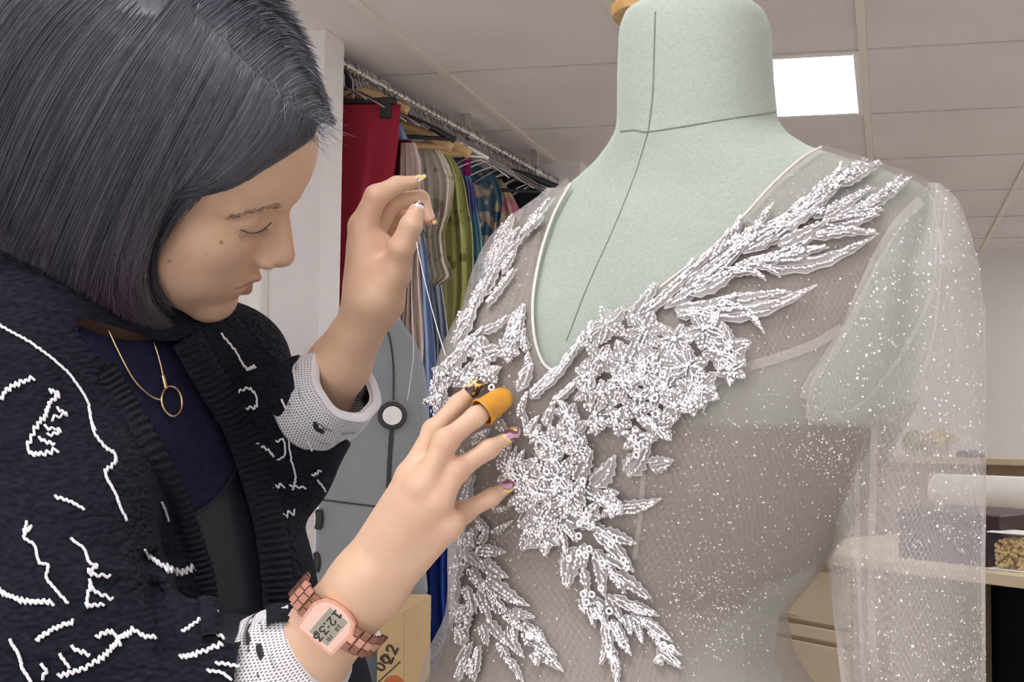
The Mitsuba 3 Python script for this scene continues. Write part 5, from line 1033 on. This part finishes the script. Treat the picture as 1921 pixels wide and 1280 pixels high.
for k, (x, y, r) in enumerate(((736, 780, .030), (600, 975, .022), (596, 1055, .022))):
    c = on_grey(x, y); nrm = CAM - c; nrm /= np.linalg.norm(nrm); nrm = nrm if k == 0 else nrm * .35 - RIGHT * .95 * .9; nrm /= np.linalg.norm(nrm)
    A = trimesh.geometry.align_vectors([0, 0, 1], nrm); A[:3, 3] = c + nrm * .004; dk = 'adjustable_form__dial' if k == 0 else f'adjustable_form__dial_{k:03d}'
    m = trimesh.creation.revolve([[.0, -.006], [r, -.006], [r, .002], [r * .9, .006], [r * .72, .006], [r * .70, .003], [0, .003]], sections=36); m.apply_transform(A); add(dk, m, 'm_gap', smooth=30)
    m = cat([trimesh.creation.cylinder(r * .66, .003, sections=32, transform=trimesh.transformations.translation_matrix([0, 0, .0045])), box((r * 1.1, r * .18, .003), (0, -r * .25, .0065), .0006)]); m.apply_transform(A); add(dk + '__plate', m, 'm_whiteplastic', smooth=30)
cn = P(738, 590, GD); add('adjustable_form__neck_cap', lathe([[0, .03], [.014, .03], [.016, .026], [.016, -.02], [0, -.02]], 24, cn), 'm_chrome', smooth=40)
gp_ = P(700, 1136, GD); add('adjustable_form__pole', frame_tube([[gp_[0], gp_[1], .03], [gp_[0], gp_[1], gp_[2] + .02]], .018, 16), 'm_gap', smooth=40); add('adjustable_form__foot', lathe([[0, 0], [.11, 0], [.11, .02], [.05, .05], [0, .05]], 30, (gp_[0], gp_[1], 0)), 'm_gap', smooth=40)
# steamer tube and cardboard box below the hand
pr('m_tealtube', (.07, .10, .115), .5, .4); fabric('m_carton', (.50, .36, .19), (.58, .43, .25), 4, .8); pr('m_cartonink', (.06, .04, .03), .8, .2); pr('m_rust', (.42, .13, .05), .8, .2)
c0 = P(697, 1212, 1.75); tag('steamer_pole', 'upright dark teal tube with a white cap below the watch', 'pole')
add('steamer_pole__tube', frame_tube([[c0[0], c0[1], .0], [c0[0], c0[1], c0[2]]], .0092, 20), 'm_tealtube', smooth=40)
add('steamer_pole__collar', lathe([[0, -.004], [.0118, -.004], [.0124, .010], [.011, .012], [0, .012]], 24, c0), 'm_blackplastic', smooth=40)
add('steamer_pole__cap', lathe([[0, .010], [.0135, .010], [.014, .018], [.009, .029], [0, .029]], 24, c0), 'm_whiteplastic', smooth=40); add('steamer_pole__tip', lathe([[0, .028], [.0035, .028], [.001, .048], [0, .048]], 16, c0 + [.006, 0, 0]), 'm_navyf', smooth=40)
bxc = P(690, 1300, 2.0); BW, BH = .19, .34; bz = .32 
def carton(key, cx, cy, w, d, h, z0, rot, label):
    M = trimesh.transformations.rotation_matrix(rot, [0, 0, 1]); M[:3, 3] = (cx, cy, z0); t_ = .004; tag(key, label, 'box')
    for i, (s, a) in enumerate((((w, t_, h), (0, -d / 2, h / 2)), ((w, t_, h), (0, d / 2, h / 2)), ((t_, d, h), (-w / 2, 0, h / 2)), ((t_, d, h), (w / 2, 0, h / 2)), ((w, d, t_), (0, 0, t_ / 2)))):
        m = box(s, a); m.apply_transform(M); add(num(key + '__panel'), m, 'm_carton')
    for sg in (-1, 1):
        m = box((w - .004, d * .5, t_), (0, sg * d * .25, h), .001); m.apply_transform(M); add(num(key + '__flap'), m, 'm_carton')
    return M
topz = P(690, 1150, 2.0)[2]; MB = carton('cardboard_box', P(690, 1200, 2.0)[0], 2.0 + .12, .13, .22, topz, 0.0, .05, 'brown cardboard box with dark printed letters behind the teal tube')
def btext(s, h, x, z, mat, ang=0.0):
    m = meshkit.text_mesh(s, h, .0006, bold=True); m.apply_translation((-m.bounds.mean(0)[0], -m.bounds.mean(0)[1], 0)); m.apply_transform(trimesh.transformations.rotation_matrix(ang, [0, 0, 1])); m.apply_transform(trimesh.transformations.rotation_matrix(math.pi / 2, [1, 0, 0])); m.apply_translation((x, -.1135, z)); m.apply_transform(MB); add(num('cardboard_box__print'), m, mat)
zt = lambda py: P(700, py, 2.01)[2]; xt = lambda px: (P(px, 1200, 2.01) - P(690, 1200, 2.01))[0]
btext('22', .021, xt(730), zt(1222), 'm_cartonink', 1.15); btext('- 00', .018, xt(712), zt(1247), 'm_cartonink', 1.0); btext('r', .02, xt(671), zt(1236), 'm_cartonink', .3)
m = box((.075, .0008, .0022)); m.apply_transform(trimesh.transformations.rotation_matrix(-.75, [0, 1, 0])); m.apply_translation((xt(722), -.1128, zt(1262))); m.apply_transform(MB); add(num('cardboard_box__print'), m, 'm_cartonink')
m = trimesh.creation.icosphere(subdivisions=2); m.apply_scale((.018, .0006, .015)); m.apply_translation((xt(738), -.1124, zt(1276))); m.apply_transform(MB); add(num('cardboard_box__print'), m, 'm_rust')
# grey board standing by the door case, behind her chin
bl, br = P(442, 640, 2.5), P(497, 700, 2.5); pts = [P(440, 618, 2.5), P(470, 624, 2.5), P(497, 648, 2.5), P(497, 800, 2.5), P(440, 800, 2.5)]
f3 = np.array(pts); f3[3:, 2] = .0; m = trimesh.Trimesh(np.vstack([f3, f3 + [0, .03, 0]]), [[0, 4, 3], [0, 3, 2], [0, 2, 1], [5, 8, 9], [5, 7, 8], [5, 6, 7]] + [[i, (i + 1) % 5, (i + 1) % 5 + 5] for i in range(5)] + [[i, (i + 1) % 5 + 5, i + 5] for i in range(5)], process=False); m.fix_normals()
add('standing_board', m, 'm_greypanel', 'grey board standing before the white door case below her chin', 'board')

# ---------------------------------------------------------------- work table at the right
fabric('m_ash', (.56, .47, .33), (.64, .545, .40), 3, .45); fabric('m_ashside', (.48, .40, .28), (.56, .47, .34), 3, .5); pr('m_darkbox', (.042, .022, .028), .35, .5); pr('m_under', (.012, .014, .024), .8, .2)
fabric('m_roll', (.74, .73, .70), (.82, .81, .78), 14, .8); fabric('m_beige', (.58, .53, .42), (.66, .61, .50), 6)
TZ = .42; fl, frr = P(1470, 1030, 1), P(1921, 1081, 1)
def on_plane(px, py, z): a = P(px, py, 1.0); t = (z - CAM_Z) / (a[2] - CAM_Z); return CAM + (a - CAM) * t
A0, A1 = on_plane(1440, 1026, CAM_Z - TZ), on_plane(1960, 1086, CAM_Z - TZ); ux = (A1 - A0) / np.linalg.norm(A1 - A0); uy = np.array([-ux[1], ux[0], 0])
if uy[1] < 0: uy = -uy
def TB_(x, y, z): return A0 + ux * x + uy * y + np.array([0, 0, z])
TM = np.eye(4); TM[:3, 0], TM[:3, 1], TM[:3, 3] = ux, uy, A0
def tb(m): m.apply_transform(TM); return m
LT = float(np.linalg.norm(A1 - A0)) + .25
ex = lambda px, py: float((on_plane(px, py, CAM_Z - TZ) - A0) @ ux)
tag('work_table', 'light ash work table with drawers and boxes behind the hanging sleeve', 'table')
add('work_table__top', tb(box((LT, .95, .036), (LT / 2, .475, -.018), .003)), 'm_ash')
dxr = ex(1575, 1045)
add('work_table__drawer_unit', tb(box((.62, .80, .95), (dxr - .31 - .01, .45, -.036 - .475), .002)), 'm_ashside')
pyz = lambda py: float((P(1520, py, (TB_(dxr - .2, .04, 0) - CAM) @ FWD) - A0)[2])
for i, (ya, yb) in enumerate(((1068, 1165), (1173, 1196), (1204, 1300), (1310, 1400), (1410, 1500))):
    za, zb = pyz(ya), pyz(yb); add(num('work_table__drawer'), tb(box((.60, .02, za - zb), (dxr - .32, .038, (za + zb) / 2), .004)), 'm_ash')
    if i in (0, 2, 3): add(num('work_table__drawer') + '__handle', tb(box((.14, .012, .008), (dxr - .32, .022, zb + .02), .002)), 'm_ashside')
lx = ex(1893, 1090); add('work_table__leg', tb(box((.05, .85, .985), (lx + .04, .48, -.036 - .4925), .002)), 'm_ashside')
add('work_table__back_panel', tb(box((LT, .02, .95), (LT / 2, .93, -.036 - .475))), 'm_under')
bxl, bxr = ex(1640, 1052), ex(1862, 1070); wb_ = bxr - bxl
tag('keepsake_box', 'dark brown lidded box on the work table seen through the sleeve', 'box'); add('keepsake_box__body', tb(box((wb_, .30, .105), (bxl + wb_ / 2, .24, .0535), .003)), 'm_darkbox'); add('keepsake_box__lid', tb(box((wb_ + .008, .308, .050), (bxl + wb_ / 2, .24, .134), .004)), 'm_darkbox'); add('keepsake_box__clasp', tb(box((.03, .006, .03), (bxl + wb_ / 2, .088, .105), .002)), 'm_chrome')
def roll(key, x0, x1, y, z, r, mat, label):
    k = num(key); a = np.linspace(0, 2 * np.pi, 40); tag(k, label, 'fabric roll'); sp = np.linspace(0, 7 * np.pi, 120); rr = np.linspace(.02, r, 120); m = trimesh.creation.cylinder(r, x1 - x0, sections=48, transform=trimesh.transformations.rotation_matrix(math.pi / 2, [0, 1, 0])); m.apply_translation(((x0 + x1) / 2, y, z)); add(k + '__cloth', tb(m), mat, smooth=40)
    m = trimesh.creation.annulus(.016, .02, x1 - x0 + .03, sections=24, transform=trimesh.transformations.rotation_matrix(math.pi / 2, [0, 1, 0])); m.apply_translation(((x0 + x1) / 2, y, z)); add(k + '__core', tb(m), 'm_carton', smooth=40)
roll('fabric_roll', .22, LT + .1, .72, .060, .058, 'm_beige', 'beige fabric roll lying on the work table under the white roll'); roll('fabric_roll', .20, LT + .12, .735, .183, .063, 'm_roll', 'thick white fabric roll lying across the back of the work table')
# back ledge with small things
m = box((2.6, .16, .03)); lc = P(1740, 862, 4.75); M = np.eye(4); M[:3, 0], M[:3, 1] = ux, uy; M[:3, 3] = lc
def lg(m): m.apply_transform(M); return m
tag('ledge', 'beige shelf ledge above the fabric rolls along the back', 'shelf'); add('ledge__board', lg(box((2.6, .2, .028), (0, 0, 0), .003)), 'm_ash'); add('ledge__front_panel', lg(box((2.6, .02, lc[2] - .02), (0, .08, -lc[2] / 2), .002)), 'm_ashside')
lxp = lambda px: float((P(px, 850, 4.75) - lc) @ ux)
fabric('m_cactus', (.14, .20, .05), (.26, .30, .10), 30); pr('m_pot', (.42, .36, .30), .7, .3); fabric('m_yellowbloom', (.52, .40, .14), (.66, .55, .28), 40, c3=(.30, .26, .12), s3=60)
tag('cactus', 'small round green cactus on the ledge seen through the sleeve', 'plant'); n_ = 12
m = trimesh.creation.icosphere(subdivisions=4); v = np.asarray(m.vertices); az = np.arctan2(v[:, 1], v[:, 0]); m.vertices = v * (.052 * (1 + .06 * np.cos(az * n_)))[:, None]; m.apply_translation((lxp(1692), 0, .075)); add('cactus__ball', lg(m), 'm_cactus', smooth=True); add('cactus__pot', lg(lathe([[0, 0], [.03, 0], [.042, .035], [.036, .035], [0, .03]], 24, (lxp(1692), 0, .014))), 'm_pot', smooth=40)
tag('dried_flowers', 'bunch of pale yellow dried flowers on the ledge', 'flowers'); Rf = np.random.default_rng(4)
add('dried_flowers__pot', lg(lathe([[0, 0], [.05, 0], [.06, .05], [.054, .05], [0, .045]], 24, (lxp(1772), 0, .014))), 'm_pot', smooth=40)
for i in range(26):
    m = trimesh.creation.icosphere(subdivisions=1, radius=Rf.uniform(.014, .024)); m.vertices = np.asarray(m.vertices) * Rf.uniform(.8, 1.2, (len(m.vertices), 1)); m.apply_translation((lxp(1772) + Rf.normal(0, .034), Rf.normal(0, .03), .075 + Rf.uniform(-.01, .045))); add(num('dried_flowers__bloom'), lg(m), 'm_yellowbloom')
add('black_lid', lg(lathe([[0, 0], [.058, 0], [.06, .012], [.05, .026], [.02, .03], [0, .03]], 32, (lxp(1893), -.03, .0145))), 'm_blackplastic', 'small black round lid lying on the ledge at the right edge', 'lid', smooth=40)
add('tape_measure', lg(lathe([[0, 0], [.024, 0], [.026, .008], [.02, .02], [0, .02]], 24, (lxp(1738), -.05, .0145))), 'm_greypanel', 'small grey round tape case beside the dried flowers', 'tape measure', smooth=40)
# bead box at the right edge, white cloths
fabric('m_goldbeads', (.62, .46, .20), (.80, .66, .38), 120, .3); scene['m_acrylic'] = {'type': 'thindielectric', 'int_ior': 1.49}
gx0 = ex(1887, 1062); tag('bead_box', 'clear box of gold beads at the right edge of the work table', 'box'); 
add('bead_box__lid', tb(box((.135, .10, .004), (gx0 + .075, .10, .112), .0008)), 'm_whiteplastic'); add('bead_box__front', tb(trimesh.Trimesh([[-.065, 0, -.05], [.065, 0, -.05], [.065, 0, .05], [-.065, 0, .05]], [[0, 1, 2], [0, 2, 3]], process=False).apply_translation((gx0 + .075, .052, .058))), 'm_acrylic')
bb = [trimesh.creation.icosphere(subdivisions=1, radius=.006).apply_translation((gx0 + .075 + Rf.uniform(-.056, .056), .10 + Rf.uniform(-.036, .036), .008 + Rf.uniform(0, .082))) for i in range(420)]; add('bead_box__beads', tb(cat(bb)), 'm_goldbeads', smooth=True, kind='stuff'); add('bead_box__tray', tb(box((.135, .10, .004), (gx0 + .075, .10, .003), .0008)), 'm_whiteplastic')
def bundle(key, cx, cy, cz, r, seed, mat, label, frame=tb, catg='cloth'):
    m = trimesh.creation.icosphere(subdivisions=5); v = np.asarray(m.vertices); n = meshkit.fbm(v * 1.6 + seed, 4, seed) - .5; w = np.abs(meshkit.noise(v * np.array([5, 5, 2.0]) + 9, seed) - .5); m.vertices = v * (1 + .5 * n - .22 * w)[:, None] * r + [cx, cy, cz]
    q = np.asarray(m.vertices); q[:, 2] = np.maximum(q[:, 2], cz - r[2] * .8); m.vertices = q; add(key, frame(m), mat, label, catg, smooth=True)
bundle('white_cloth', ex(1893, 1052) + .03, .32, .05, np.array([.05, .09, .06]), 3, 'm_roll', 'crumpled white cloth between the dark box and the bead box')
bundle('cloth_bundle', ex(1715, 1080) + .02, .30, -.45 - .036, np.array([.20, .22, .17]), 5, 'm_roll', 'bundle of white cloth stored under the work table')
bundle('cloth_bundle', ex(1862, 1090) + .0, .30, -.60, np.array([.05, .12, .10]), 8, 'm_greypanel', 'grey white cloth bundle beside the table leg, at the right')
zb = -.45 - .036 - .17 * .8; tb_c = box((lx - dxr - .02, .7, .02), ((lx + dxr) / 2, .45, zb - .012)); add('work_table__shelf', tb(tb_c), 'm_ashside')
